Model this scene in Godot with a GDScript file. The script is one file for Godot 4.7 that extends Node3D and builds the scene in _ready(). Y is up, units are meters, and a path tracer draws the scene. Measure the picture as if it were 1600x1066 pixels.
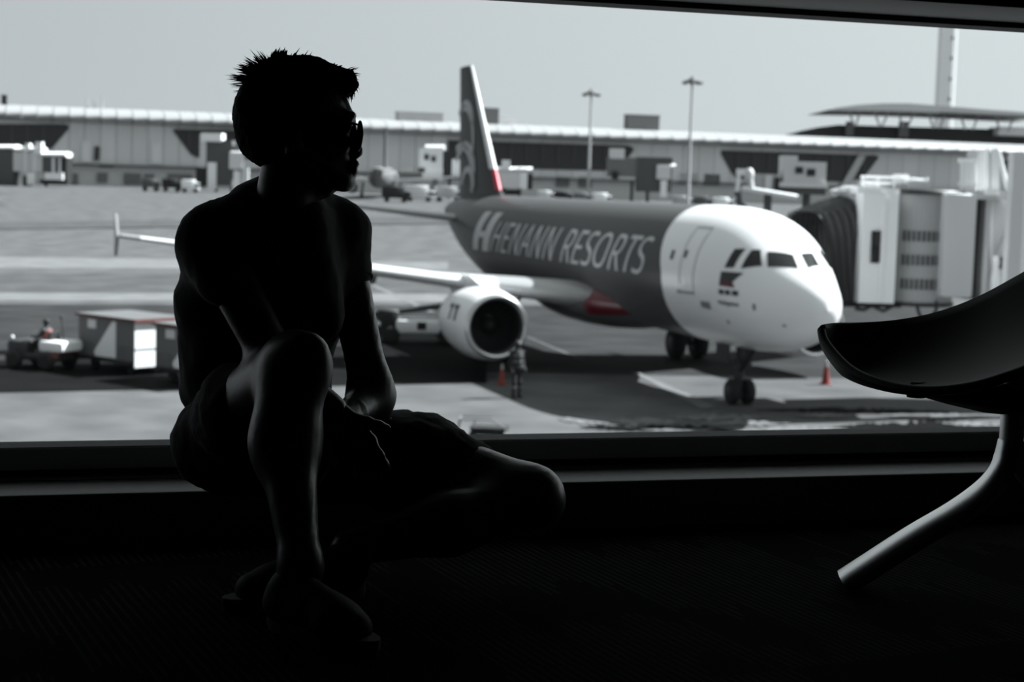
extends Node3D
# Airport lounge, looking out over the apron. y is up, metres, the apron lies at y = 0.

const FOCAL := 2522.0                      # focal length in pixels of a 1600 x 1066 frame
const PITCH := 0.0957
const ROLL := 0.0281
const EYE := Vector3(0, 6.28, 0)
const FLOOR := 5.48                        # lounge floor above the apron

var right_axis: Vector3
var up_axis: Vector3
var ahead: Vector3
var rng := RandomNumberGenerator.new()
var taken := {}
var M := {}

# ------------------------------------------------------------------ naming
func numbered(called: String) -> String:
	var n: int = taken.get(called, 0)
	taken[called] = n + 1
	return called if n == 0 else "%s_%03d" % [called, n]

func tag(o: Node, label: String, category: String, group := "") -> Node:
	o.set_meta("label", label)
	o.set_meta("category", category)
	if group != "":
		o.set_meta("group", group)
	return o

func thing(called: String, where: Vector3, label: String, category: String, group := "", turn := 0.0) -> Node3D:
	var o := Node3D.new()
	o.name = numbered(called)
	add_child(o)
	o.position = where
	o.rotation.y = turn
	tag(o, label, category, group)
	return o

func put(st, called: String, m: Material, parent: Node = self) -> MeshInstance3D:
	var o := MeshInstance3D.new()
	o.name = numbered(called) if parent == self else called
	if st is SurfaceTool:
		st.generate_normals()
		o.mesh = st.commit()
	else:
		o.mesh = st
	o.material_override = m
	parent.add_child(o, true)
	return o

func structure(st, called: String, m: Material) -> MeshInstance3D:
	var o := put(st, called, m)
	o.set_meta("kind", "structure")
	return o

# ------------------------------------------------------------------ places
func ray(px: float, py: float) -> Vector3:
	return ahead + right_axis * ((px - 800.0) / FOCAL) - up_axis * ((py - 533.0) / FOCAL)

func at(px: float, py: float, depth: float) -> Vector3:
	return EYE + ray(px, py) * depth

func on_level(px: float, py: float, y := 0.0) -> Vector3:
	var r := ray(px, py)
	return EYE + r * ((y - EYE.y) / r.y)

# ------------------------------------------------------------------ materials
func grey(v: float) -> Color:
	return Color(v, v, v).linear_to_srgb()

func mat(v: float, rough := 0.7, metal := 0.0) -> StandardMaterial3D:
	return paint(Color(v, v, v), rough, metal)

func paint(c: Color, rough := 0.7, metal := 0.0) -> StandardMaterial3D:
	var m := StandardMaterial3D.new()
	m.albedo_color = c.linear_to_srgb()
	m.roughness = rough
	m.metallic = metal
	return m

# ------------------------------------------------------------------ shapes
func S(smooth := false) -> SurfaceTool:
	var st := SurfaceTool.new()
	st.begin(Mesh.PRIMITIVE_TRIANGLES)
	st.set_smooth_group(0 if smooth else -1)
	return st

# corners run counter-clockwise seen from outside
func tri(st: SurfaceTool, a: Vector3, b: Vector3, c: Vector3) -> void:
	st.add_vertex(a)
	st.add_vertex(c)
	st.add_vertex(b)

func quad(st: SurfaceTool, a: Vector3, b: Vector3, c: Vector3, d: Vector3) -> void:
	tri(st, a, b, c)
	tri(st, a, c, d)

func box(st: SurfaceTool, c: Vector3, size: Vector3, turn := Basis.IDENTITY) -> void:
	st.set_smooth_group(-1)
	var h := size * 0.5
	var p := []
	for i in 8:
		p.append(c + turn * Vector3(h.x * (1 if i & 1 else -1), h.y * (1 if i & 2 else -1), h.z * (1 if i & 4 else -1)))
	for f in [[0, 2, 3, 1], [4, 5, 7, 6], [0, 4, 6, 2], [1, 3, 7, 5], [2, 6, 7, 3], [0, 1, 5, 4]]:
		quad(st, p[f[0]], p[f[1]], p[f[2]], p[f[3]])

# a box with chamfered long edges (a rounded section swept along its own x)
func soft_box(st: SurfaceTool, c: Vector3, size: Vector3, bevel: float, turn := Basis.IDENTITY) -> void:
	var h := size * 0.5
	var sec := []
	for k in [[1, 1], [-1, 1], [-1, -1], [1, -1]]:
		var cy: float = k[0] * (h.y - bevel)
		var cz: float = k[1] * (h.z - bevel)
		var a0: float = atan2(k[1], k[0]) - PI / 4.0
		for j in 3:
			var a: float = a0 + j * PI / 4.0
			sec.append(Vector2(cy + bevel * cos(a), cz + bevel * sin(a)))
	var rings := []
	for e in [[-h.x, -bevel], [-h.x + bevel, 0.0], [h.x - bevel, 0.0], [h.x, -bevel]]:
		var ring := PackedVector3Array()
		for s in sec:
			var sy: float = s.x + signf(s.x) * e[1] * 0.7
			var sz: float = s.y + signf(s.y) * e[1] * 0.7
			ring.append(c + turn * Vector3(e[0], sy, sz))
		rings.append(ring)
	loft(st, rings, true)

# rings of equal length; the first ring runs counter-clockwise seen against the direction of travel
func loft(st: SurfaceTool, rings: Array, caps := true, smooth := true, closed := true) -> void:
	st.set_smooth_group(0 if smooth else -1)
	for i in rings.size() - 1:
		var a: PackedVector3Array = rings[i]
		var b: PackedVector3Array = rings[i + 1]
		var n := a.size()
		for j in (n if closed else n - 1):
			var k := (j + 1) % n
			quad(st, a[j], a[k], b[k], b[j])
	if caps:
		st.set_smooth_group(-1)
		fan(st, rings[0], true)
		fan(st, rings[-1], false)

func fan(st: SurfaceTool, ring: PackedVector3Array, flip: bool) -> void:
	var c := Vector3.ZERO
	for p in ring:
		c += p
	c /= ring.size()
	for j in ring.size():
		var k := (j + 1) % ring.size()
		if flip:
			tri(st, c, ring[k], ring[j])
		else:
			tri(st, c, ring[j], ring[k])

func tube(st: SurfaceTool, pts: Array, radii, n := 10, caps := true) -> void:
	var rings := []
	var side := Vector3.ZERO
	for i in pts.size():
		var d: Vector3 = (pts[mini(i + 1, pts.size() - 1)] - pts[maxi(i - 1, 0)]).normalized()
		if side == Vector3.ZERO:
			side = d.cross(Vector3.UP if absf(d.y) < 0.9 else Vector3.RIGHT).normalized()
		side = (side - d * side.dot(d)).normalized()
		var other := d.cross(side)
		var r: float = radii if radii is float else radii[i]
		var ring := PackedVector3Array()
		for j in n:
			var a := TAU * j / n
			ring.append(pts[i] + (side * cos(a) + other * sin(a)) * r)
		rings.append(ring)
	loft(st, rings, caps)

# profile of (radius, height) turned about an axis
func lathe(st: SurfaceTool, base: Vector3, axis: Vector3, profile: Array, n := 24, caps := true) -> void:
	var d := axis.normalized()
	var side := d.cross(Vector3.UP if absf(d.y) < 0.9 else Vector3.RIGHT).normalized()
	var other := d.cross(side)
	var rings := []
	for p in profile:
		var ring := PackedVector3Array()
		for j in n:
			var a := TAU * j / n
			ring.append(base + d * p.y + (side * cos(a) + other * sin(a)) * p.x)
		rings.append(ring)
	loft(st, rings, caps)

# a flat outline given by points, pushed along a vector
func prism(st: SurfaceTool, outline: PackedVector3Array, push: Vector3) -> void:
	st.set_smooth_group(-1)
	var nrm := push.normalized()
	var ux := (outline[1] - outline[0]).normalized()
	var uy := nrm.cross(ux)
	var flat := PackedVector2Array()
	for p in outline:
		flat.append(Vector2((p - outline[0]).dot(ux), (p - outline[0]).dot(uy)))
	var idx := Geometry2D.triangulate_polygon(flat)
	var ccw := not Geometry2D.is_polygon_clockwise(flat)
	for i in range(0, idx.size(), 3):
		var a := outline[idx[i]]
		var b := outline[idx[i + 1]]
		var c := outline[idx[i + 2]]
		if (b - a).cross(c - a).dot(nrm) < 0:
			var t := b
			b = c
			c = t
		tri(st, a + push, b + push, c + push)
		tri(st, a, c, b)
	for i in outline.size():
		var j := (i + 1) % outline.size()
		if ccw:
			quad(st, outline[i], outline[j], outline[j] + push, outline[i] + push)
		else:
			quad(st, outline[j], outline[i], outline[i] + push, outline[j] + push)

# an upright block whose near face spans these picture points at that distance
func block(st: SurfaceTool, x0: float, y0: float, x1: float, y1: float, depth: float, thick: float, lean := 0.0) -> void:
	var a := at((x0 + x1) / 2, (y0 + y1) / 2, depth)
	var k := depth / FOCAL
	box(st, a + Vector3(0, 0, -thick / 2), Vector3(absf(x1 - x0) * k, absf(y1 - y0) * k, thick), Basis(Vector3.UP, lean))

# ------------------------------------------------------------------ rounded bodies: smooth union of tapered capsules and ellipsoids, meshed as surface nets
func cap(a: Vector3, b: Vector3, ra: float, rb: float) -> Array:
	return [0, a, b, ra, rb]

func egg(c: Vector3, radii: Vector3, turn := Basis.IDENTITY) -> Array:
	return [1, c, (turn * Basis.from_scale(radii)).inverse(), minf(radii.x, minf(radii.y, radii.z)), maxf(radii.x, maxf(radii.y, radii.z))]

func body_mesh(prims: Array, cell: float, k: float, ripple: FastNoiseLite = null, swell := 0.0) -> ArrayMesh:
	var lo := Vector3.ONE * 1e9
	var hi := -lo
	for p in prims:
		var r: float = maxf(p[3], p[4])
		lo = lo.min(p[1] - Vector3.ONE * r)
		hi = hi.max(p[1] + Vector3.ONE * r)
		if p[0] == 0:
			lo = lo.min(p[2] - Vector3.ONE * r)
			hi = hi.max(p[2] + Vector3.ONE * r)
	lo -= Vector3.ONE * cell * 3
	hi += Vector3.ONE * cell * 3
	var nx := int((hi.x - lo.x) / cell) + 1
	var ny := int((hi.y - lo.y) / cell) + 1
	var nz := int((hi.z - lo.z) / cell) + 1
	var f := PackedFloat32Array()
	f.resize(nx * ny * nz)
	f.fill(1.0)
	var pad := k + cell * 3
	for p in prims:
		var a: Vector3 = p[1]
		var b: Vector3 = p[2] if p[0] == 0 else a
		var r: float = maxf(p[3], p[4])
		var l0 := ((a.min(b) - Vector3.ONE * (r + pad) - lo) / cell).clamp(Vector3.ZERO, Vector3(nx - 1, ny - 1, nz - 1))
		var h0 := ((a.max(b) + Vector3.ONE * (r + pad) - lo) / cell).clamp(Vector3.ZERO, Vector3(nx - 1, ny - 1, nz - 1))
		var ab := b - a
		var inv := 1.0 / maxf(ab.length_squared(), 1e-9)
		var is_cap: bool = p[0] == 0
		var ra: float = p[3]
		var dr: float = p[4] - p[3]
		var eb: Basis = Basis.IDENTITY if is_cap else p[2]
		for z in range(int(l0.z), int(h0.z) + 1):
			for y in range(int(l0.y), int(h0.y) + 1):
				var at_row := (z * ny + y) * nx
				for x in range(int(l0.x), int(h0.x) + 1):
					var q := lo + Vector3(x, y, z) * cell - a
					var d: float
					if is_cap:
						var t := clampf(q.dot(ab) * inv, 0.0, 1.0)
						d = (q - ab * t).length() - ra - dr * t
					else:
						d = ((eb * q).length() - 1.0) * ra
					var o := f[at_row + x]
					var m := k - absf(o - d)
					f[at_row + x] = minf(o, d) - (m * m / (4.0 * k) if m > 0.0 else 0.0)
	var vid := PackedInt32Array()
	vid.resize(nx * ny * nz)
	vid.fill(-1)
	var verts := PackedVector3Array()
	var step := [0, 1, nx, nx + 1, nx * ny, nx * ny + 1, nx * ny + nx, nx * ny + nx + 1]
	var edges := [[0, 1], [2, 3], [4, 5], [6, 7], [0, 2], [1, 3], [4, 6], [5, 7], [0, 4], [1, 5], [2, 6], [3, 7]]
	var far := cell * 5.0
	for z in nz - 1:
		for y in ny - 1:
			var row := (z * ny + y) * nx
			for x in nx - 1:
				var i := row + x
				if absf(f[i]) > far:
					continue
				var mask := 0
				for c in 8:
					if f[i + step[c]] < 0.0:
						mask |= 1 << c
				if mask == 0 or mask == 255:
					continue
				var sum := Vector3.ZERO
				var n := 0
				for e in edges:
					var u: float = f[i + step[e[0]]]
					var v: float = f[i + step[e[1]]]
					if (u < 0.0) != (v < 0.0):
						var t := u / (u - v)
						var e0: int = e[0]
						var e1: int = e[1]
						var p0 := Vector3(e0 & 1, (e0 >> 1) & 1, e0 >> 2)
						sum += p0.lerp(Vector3(e1 & 1, (e1 >> 1) & 1, e1 >> 2), t)
						n += 1
				vid[i] = verts.size()
				verts.append(lo + (Vector3(x, y, z) + sum / n) * cell)
	var idx := PackedInt32Array()
	for z in range(1, nz - 1):
		for y in range(1, ny - 1):
			for x in range(1, nx - 1):
				var i := (z * ny + y) * nx + x
				if vid[i] < 0:
					continue
				var s0 := f[i] < 0.0
				for ax in 3:
					var e: int = [1, nx, nx * ny][ax]
					if (f[i + e] < 0.0) == s0:
						continue
					var e1: int = [nx, nx * ny, 1][ax]
					var e2: int = [nx * ny, 1, nx][ax]
					var a := vid[i]
					var b := vid[i - e1]
					var c := vid[i - e1 - e2]
					var d := vid[i - e2]
					if a < 0 or b < 0 or c < 0 or d < 0:
						continue
					if s0:
						idx.append_array([a, c, b, a, d, c])
					else:
						idx.append_array([a, b, c, a, c, d])
	var normals := PackedVector3Array()
	normals.resize(verts.size())
	for pass_ in 2:
		normals.fill(Vector3.ZERO)
		for t in range(0, idx.size(), 3):
			var nn := (verts[idx[t + 2]] - verts[idx[t]]).cross(verts[idx[t + 1]] - verts[idx[t]])
			for j in 3:
				normals[idx[t + j]] += nn
		for v in verts.size():
			normals[v] = normals[v].normalized()
		if ripple == null or pass_ == 1:
			break
		for v in verts.size():
			verts[v] += normals[v] * ripple.get_noise_3dv(verts[v]) * swell
	var arrays := []
	arrays.resize(Mesh.ARRAY_MAX)
	arrays[Mesh.ARRAY_VERTEX] = verts
	arrays[Mesh.ARRAY_NORMAL] = normals
	arrays[Mesh.ARRAY_INDEX] = idx
	var mesh := ArrayMesh.new()
	mesh.add_surface_from_arrays(Mesh.PRIMITIVE_TRIANGLES, arrays)
	return mesh

# ------------------------------------------------------------------ the airliner (local: x aft of the nose datum, y up, z to port)
const PROFILE := [[0.35, 3.2, 3.2, 0.0], [0.444, 3.52, 2.88, 0.304], [0.632, 3.74, 2.66, 0.515], [0.915, 3.95, 2.45, 0.727], [1.292, 4.17, 2.26, 0.949], [1.763, 4.42, 2.08, 1.178], [2.328, 4.78, 1.94, 1.416], [2.987, 5.22, 1.83, 1.635], [3.646, 5.55, 1.77, 1.8], [4.587, 5.77, 1.74, 1.91], [6.0, 5.87, 1.73, 1.975], [9.0, 5.87, 1.73, 1.975], [24.0, 5.87, 1.73, 1.975], [27.0, 5.87, 2.0, 1.92], [30.0, 5.84, 2.65, 1.68], [33.0, 5.74, 3.45, 1.22], [36.0, 5.55, 4.4, 0.62], [37.4, 5.3, 4.8, 0.28]]

func prof_slope(k: int, c: int) -> float:
	var a: Array = PROFILE[maxi(k - 1, 0)]
	var b: Array = PROFILE[mini(k + 1, PROFILE.size() - 1)]
	return (b[c] - a[c]) / (b[0] - a[0])

# (height of the axis, half height, half width) of the fuselage at a station
func hull(x: float) -> Vector3:
	x = clampf(x, 0.35, 37.4)
	var i := 0
	while i < PROFILE.size() - 2 and PROFILE[i + 1][0] < x:
		i += 1
	var h: float = PROFILE[i + 1][0] - PROFILE[i][0]
	var t: float = (x - PROFILE[i][0]) / h
	var v := []
	for c in [1, 2, 3]:
		var m0 := prof_slope(i, c) * h if h < 5.0 else 0.0
		var m1 := prof_slope(i + 1, c) * h if h < 5.0 else 0.0
		var a: float = PROFILE[i][c]
		var b: float = PROFILE[i + 1][c]
		v.append((2 * t * t * t - 3 * t * t + 1) * a + (t * t * t - 2 * t * t + t) * m0 + (3 * t * t - 2 * t * t * t) * b + (t * t * t - t * t) * m1)
	return Vector3((v[0] + v[1]) / 2, (v[0] - v[1]) / 2, v[2])

# the point of the skin nearest (station, height) on one side: -1 starboard, 1 port
func skin(x: float, z: float, side: float, off := 0.0) -> Vector3:
	var e := hull(x)
	var c := clampf((z - e.x) / e.y, -1, 1)
	var y := e.z * sqrt(1 - c * c)
	var n := Vector2(c / e.y, y / (e.z * e.z)).normalized()
	return Vector3(x, e.x + e.y * c + n.x * off, (y + n.y * off) * side)

# a point pushed out to the skin
func to_skin(q: Vector3, off: float) -> Vector3:
	var e := hull(q.x)
	var r := Vector2((q.y - e.x) / e.y, q.z / e.z).length()
	var n := Vector2((q.y - e.x) / (e.y * e.y), q.z / (e.z * e.z)).normalized()
	return Vector3(q.x, e.x + (q.y - e.x) / r + n.x * off, q.z / r + n.y * off)

func skin_patch(st: SurfaceTool, c: Array, off := 0.012, n := 6) -> void:
	st.set_smooth_group(0)
	for i in n:
		for j in n:
			var p := []
			for k in [[0, 0], [1, 0], [1, 1], [0, 1]]:
				var u: float = float(i + k[0]) / n
				var v: float = float(j + k[1]) / n
				p.append(to_skin(c[0].lerp(c[1], u).lerp(c[3].lerp(c[2], u), v), off))
			quad(st, p[0], p[1], p[2], p[3])

func side_quad(x0: float, z0: float, x1: float, z1: float, x2: float, z2: float, x3: float, z3: float, side := -1.0) -> Array:
	return [skin(x0, z0, side), skin(x1, z1, side), skin(x2, z2, side), skin(x3, z3, side)]

# lettering laid on the skin: x runs forward from x0, letters stand on z0
func skin_text(text: String, x0: float, x1: float, z0: float, z1: float, slant: float, weight: int, off := 0.015) -> SurfaceTool:
	var tm := TextMesh.new()
	var font := SystemFont.new()
	font.font_names = PackedStringArray(["Droid Sans"])
	font.font_weight = weight
	tm.font = font
	tm.font_size = 64
	tm.pixel_size = 0.01
	tm.depth = 0.0
	tm.text = text
	var arr := tm.get_mesh_arrays()
	var vs: PackedVector3Array = arr[Mesh.ARRAY_VERTEX]
	var ix: PackedInt32Array = arr[Mesh.ARRAY_INDEX]
	var lo := Vector3.ONE * 1e9
	var hi := -lo
	for v in vs:
		lo = lo.min(v)
		hi = hi.max(v)
	var st := S(true)
	var work := []
	for i in range(0, ix.size(), 3):
		var t := []
		for j in 3:
			var v := (vs[ix[i + j]] - lo) / (hi - lo).max(Vector3.ONE * 1e-6)
			t.append(Vector2(lerpf(x0, x1, v.x) - slant * (v.y - 0.5), lerpf(z0, z1, v.y)))
		work.append(t)
	while work.size():
		var t: Array = work.pop_back()
		var far := 0
		for j in 3:
			if absf(t[j].y - t[(j + 1) % 3].y) > absf(t[far].y - t[(far + 1) % 3].y):
				far = j
		if absf(t[far].y - t[(far + 1) % 3].y) > 0.16:
			var m: Vector2 = (t[far] + t[(far + 1) % 3]) / 2
			work.append([t[far], m, t[(far + 2) % 3]])
			work.append([m, t[(far + 1) % 3], t[(far + 2) % 3]])
		else:
			tri(st, skin(t[0].x, t[0].y, -1, off), skin(t[1].x, t[1].y, -1, off), skin(t[2].x, t[2].y, -1, off))
	return st

# wing-like surface: sections of [leading edge, chord, thickness], drawn across by "up" (the direction of its thickness)
func foil(st: SurfaceTool, sections: Array, up: Vector3, c0 := 0.0, c1 := 1.0) -> void:
	var rings := []
	for s in sections:
		var ring := PackedVector3Array()
		var n := 9
		for side in [1.0, -1.0]:
			for i in n:
				var t := float(i) / n if side > 0 else 1.0 - float(i) / n
				var u := lerpf(c0, c1, t * t if c0 == 0.0 else t)
				var h: float = 5.0 * s[2] * s[1] * (0.2969 * sqrt(u) - 0.126 * u - 0.3516 * u * u + 0.2843 * u * u * u - 0.1015 * u * u * u * u)
				ring.append(s[0] + Vector3(u * s[1], 0, 0) + up * h * side)
		rings.append(ring)
	loft(st, rings, true)

func wheel(parent: Node3D, c: Vector3, r: float, w: float, axis := Vector3(0, 0, 1)) -> void:
	var st := S()
	lathe(st, c - axis * w / 2, axis, [Vector2(r * 0.55, 0), Vector2(r * 0.9, 0.0), Vector2(r, w * 0.2), Vector2(r, w * 0.8), Vector2(r * 0.9, w), Vector2(r * 0.55, w)], 20)
	var tyre := put(st, "wheel", M.rubber, parent)
	st = S()
	lathe(st, c - axis * (w / 2 + 0.02), axis, [Vector2(r * 0.12, 0), Vector2(r * 0.45, 0.01), Vector2(r * 0.5, 0.03), Vector2(r * 0.5, w + 0.01), Vector2(r * 0.45, w + 0.03), Vector2(r * 0.12, w + 0.04)], 14)
	put(st, "hub", M.dark_metal, tyre)

func hull_section(x0: float, x1: float, cut0: float, cut1: float) -> SurfaceTool:
	var st := S()
	var rings := []
	var n := maxi(4, int((x1 - x0) / 0.22))
	for i in n + 1:
		var t := float(i) / n
		if x0 < 1.0:
			t = t * t
		var ring := PackedVector3Array()
		for j in 56:
			var a := TAU * j / 56
			var x := lerpf(x0, x1, t)
			x += maxf(cos(a), 0.0) * lerpf(cut0, cut1, t)
			var e := hull(x)
			ring.append(Vector3(x, e.x + e.y * cos(a), maxf(e.z, 0.002) * sin(a)))
		rings.append(ring)
	loft(st, rings, false)
	return st

func engine(parent: Node3D, side: float) -> void:
	var c := Vector3(11.25, 1.77, 5.75 * side)
	var st := S()
	lathe(st, c, Vector3.RIGHT, [Vector2(1.06, 0.12), Vector2(1.13, 0.45), Vector2(1.19, 1.1), Vector2(1.19, 1.9), Vector2(1.1, 2.9), Vector2(0.93, 3.8), Vector2(0.9, 3.8), Vector2(0.86, 3.4)], 40, false)
	var nacelle := put(st, "engine_cowl", M.white, parent)
	st = S()
	lathe(st, c, Vector3.RIGHT, [Vector2(0.86, 0.28), Vector2(0.87, 0.12), Vector2(0.92, 0.03), Vector2(0.97, 0.0), Vector2(1.02, 0.03), Vector2(1.06, 0.12)], 40, false)
	put(st, "inlet_lip", M.polished, nacelle)
	st = S()
	lathe(st, c, Vector3.RIGHT, [Vector2(0.86, 0.28), Vector2(0.88, 0.7), Vector2(0.9, 1.2), Vector2(0.3, 1.22)], 40, false)
	put(st, "inlet_duct", M.black, nacelle)
	st = S()
	lathe(st, c, Vector3.RIGHT, [Vector2(0.01, 0.62), Vector2(0.12, 0.7), Vector2(0.22, 0.9), Vector2(0.28, 1.14)], 24, false)
	put(st, "spinner", M.dark_metal, nacelle)
	st = S()
	for k in 24:
		var a := TAU * k / 24
		var r0 := Vector3(0, cos(a), sin(a))
		var t0 := Vector3(0, -sin(a), cos(a))
		quad(st, c + Vector3(1.0, 0, 0) + r0 * 0.26 - t0 * 0.03, c + Vector3(1.14, 0, 0) + r0 * 0.26 + t0 * 0.03, c + Vector3(1.12, 0, 0) + r0 * 0.87 + t0 * 0.11, c + Vector3(0.92, 0, 0) + r0 * 0.87 - t0 * 0.11)
	put(st, "fan_blades", M.dark_metal, nacelle).set_meta("kind", "stuff")
	st = S()
	lathe(st, c, Vector3.RIGHT, [Vector2(0.7, 3.5), Vector2(0.62, 4.3), Vector2(0.5, 4.7), Vector2(0.3, 5.0), Vector2(0.05, 5.5)], 28)
	put(st, "exhaust_cone", M.dark_metal, nacelle)
	st = S()
	prism(st, PackedVector3Array([Vector3(12.6, 2.95, 5.64 * side), Vector3(14.2, 3.25, 5.64 * side), Vector3(16.0, 3.2, 5.64 * side), Vector3(17.2, 2.9, 5.64 * side), Vector3(15.5, 2.2, 5.64 * side), Vector3(13.0, 2.7, 5.64 * side)]), Vector3(0, 0, 0.22 * side))
	put(st, "pylon", M.white, parent)
	# two dark marks on the cowl's flank
	if side < 0:
		st = S()
		for k in 2:
			var a0 := PI * 0.13 + k * 0.0
			var x0 := 12.15 + k * 0.55
			for v in 5:
				var b0 := a0 + v * 0.09
				var p0 := c + Vector3(x0 - 11.25, cos(b0 + 0.6) * 1.2, -sin(b0 + 0.6) * 1.2)
				var p1 := c + Vector3(x0 - 11.25, cos(b0 + 0.69) * 1.2, -sin(b0 + 0.69) * 1.2)
				quad(st, p0, p1, p1 + Vector3(0.18, 0, 0), p0 + Vector3(0.18, 0, 0))
			quad(st, c + Vector3(x0 - 11.25, cos(a0 + 0.6) * 1.2, -sin(a0 + 0.6) * 1.2), c + Vector3(x0 - 11.25, cos(a0 + 0.72) * 1.2, -sin(a0 + 0.72) * 1.2), c + Vector3(x0 - 10.85, cos(a0 + 0.72) * 1.2, -sin(a0 + 0.72) * 1.2), c + Vector3(x0 - 10.85, cos(a0 + 0.6) * 1.2, -sin(a0 + 0.6) * 1.2))
		put(st, "cowl_mark", M.print_dark, nacelle)

func build_airliner() -> void:
	var yaw := 0.317
	var root := thing("airliner", Vector3(8.5, 0, -42.57), "parked twin-engine airliner with dark grey body and white nose", "airplane")
	root.basis = Basis(Vector3(-sin(yaw), 0, -cos(yaw)), Vector3.UP, Vector3(cos(yaw), 0, -sin(yaw)))
	# fuselage: white nose, dark body, tail cone
	var nose := put(hull_section(0.352, 7.0, 0.0, 1.0), "nose_section", M.white_gloss, root)
	nose.set_meta("label", "glossy white nose section")
	var cabin := put(hull_section(7.0, 29.0, 1.0, 0.0), "cabin_section", M.livery, root)
	cabin.set_meta("label", "dark grey painted cabin section")
	put(hull_section(29.0, 37.4, 0.0, 0.0), "tail_section", M.livery, root)
	# belly fairing under the wing
	var st := S()
	var rings := []
	for i in 25:
		var t := float(i) / 24
		var x := lerpf(10.2, 21.5, t)
		var s := pow(sin(PI * clampf(t, 0.015, 0.985)), 0.42)
		var ring := PackedVector3Array()
		for j in 28:
			var a := TAU * j / 28
			ring.append(Vector3(x, 2.45 + 1.03 * s * cos(a) * (1.0 if cos(a) < 0 else 0.9), 2.42 * s * sin(a)))
		rings.append(ring)
	loft(st, rings, true)
	var fairing := put(st, "belly_fairing", M.livery, root)
	st = S(true)
	for i in 8:
		for j in 5:
			var p := []
			for k in [[0, 0], [1, 0], [1, 1], [0, 1]]:
				var t := lerpf(0.045, 0.26, float(i + k[0]) / 8)
				var a := -lerpf(0.95, 2.05, float(j + k[1]) / 5)
				var s := pow(sin(PI * t), 0.42) * 1.012
				p.append(Vector3(lerpf(10.2, 21.5, t), 2.45 + 1.03 * s * cos(a) * (1.0 if cos(a) < 0 else 0.9), 2.42 * s * sin(a)))
			quad(st, p[0], p[3], p[2], p[1])
	var red_panel := st
	st = S(true)
	for i in 8:
		for j in 3:
			var p := []
			for k in [[0, 0], [1, 0], [1, 1], [0, 1]]:
				var t := lerpf(0.03, 0.24, float(i + k[0]) / 8)
				var a := -lerpf(0.6, 0.92, float(j + k[1]) / 3)
				var s := pow(sin(PI * t), 0.42) * 1.012
				p.append(Vector3(lerpf(10.2, 21.5, t), 2.45 + 1.03 * s * cos(a) * 0.9, 2.42 * s * sin(a)))
			quad(st, p[0], p[3], p[2], p[1])
	put(st, "pale_panel", M.white_gloss, fairing)
	st = red_panel
	put(st, "red_panel", M.red_dark, fairing).set_meta("label", "dark red painted panel")
	for side in [-1.0, 1.0]:
		var wing_sections := [[Vector3(12.7, 2.62, 1.5 * side), 6.6, 0.14], [Vector3(13.0, 2.66, 2.2 * side), 6.2, 0.14], [Vector3(15.05, 3.02, 6.4 * side), 3.9, 0.115], [Vector3(20.3, 4.15, 16.8 * side), 1.5, 0.1]]
		st = S()
		foil(st, wing_sections, Vector3.UP)
		var wing := put(st, "wing", M.wing_grey, root)
		# leading-edge slat, from outboard of the root to near the tip
		st = S()
		var slat := []
		for q in [0.22, 0.4, 1.0]:
			var a: Array = wing_sections[1] if q < 0.3 else wing_sections[2]
			var b: Array = wing_sections[2] if q < 0.3 else wing_sections[3]
			var t: float = 0.62 if q == 0.22 else 0.0 if q == 0.4 else 0.94
			slat.append([a[0].lerp(b[0], t) - Vector3(0.06, 0.0, 0), lerpf(a[1], b[1], t), lerpf(a[2], b[2], t) * 1.12])
		foil(st, slat, Vector3.UP, 0.0, 0.17)
		put(st, "slat", M.white_gloss, wing)
		st = S()
		var tip := Vector3(20.3, 4.15, 16.85 * side)
		prism(st, PackedVector3Array([tip + Vector3(0.2, 0, 0), tip + Vector3(1.1, 0.75, 0), tip + Vector3(1.55, 0.75, 0), tip + Vector3(1.5, 0, 0), tip + Vector3(1.6, -0.75, 0), tip + Vector3(1.1, -0.75, 0)]), Vector3(0, 0, 0.08 * side))
		put(st, "wing_fence", M.wing_grey, wing)
		for y in [4.2, 8.3, 11.6]:
			var t: float = (y - 6.4) / 10.4
			st = S()
			var f: Vector3 = wing_sections[2][0].lerp(wing_sections[3][0], t) if t > 0 else wing_sections[1][0].lerp(wing_sections[2][0], (y - 2.2) / 4.2)
			var ch: float = lerpf(3.9, 1.5, t) if t > 0 else 5.0
			tube(st, [f + Vector3(ch * 0.45, -0.2, 0), f + Vector3(ch * 0.6, -0.38, 0), f + Vector3(ch * 0.9, -0.3, 0), f + Vector3(ch * 1.2, -0.02, 0)], [0.06, 0.17, 0.17, 0.03], 10)
			put(st, "flap_fairing", M.wing_grey, wing)
		engine(root, side)
		st = S()
		foil(st, [[Vector3(31.3, 4.75, 0.9 * side), 3.8, 0.1], [Vector3(35.2, 5.25, 6.2 * side), 1.5, 0.09]], Vector3.UP)
		put(st, "tailplane", M.wing_grey, root)
		# main gear
		var g := Vector3(17.7, 0, 3.8 * side)
		st = S()
		tube(st, [g + Vector3(0, 0.55, 0), g + Vector3(0, 1.2, 0.05 * side), g + Vector3(-0.1, 2.6, 0.15 * side)], [0.14, 0.16, 0.2], 12)
		tube(st, [g + Vector3(0, 0.58, -0.45), g + Vector3(0, 0.58, 0.45)], 0.09, 10)
		tube(st, [g + Vector3(0, 1.3, 0), g + Vector3(0.1, 2.5, -1.2 * side)], 0.07, 8)
		var leg := put(st, "main_gear_leg", M.dark_metal, root)
		for w in [-0.46, 0.46]:
			wheel(leg, g + Vector3(0, 0.585, w), 0.585, 0.42)
		st = S()
		box(st, g + Vector3(0, 1.75, 0.42 * side), Vector3(1.1, 1.5, 0.05))
		put(st, "gear_door", M.wing_grey, leg)
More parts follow.
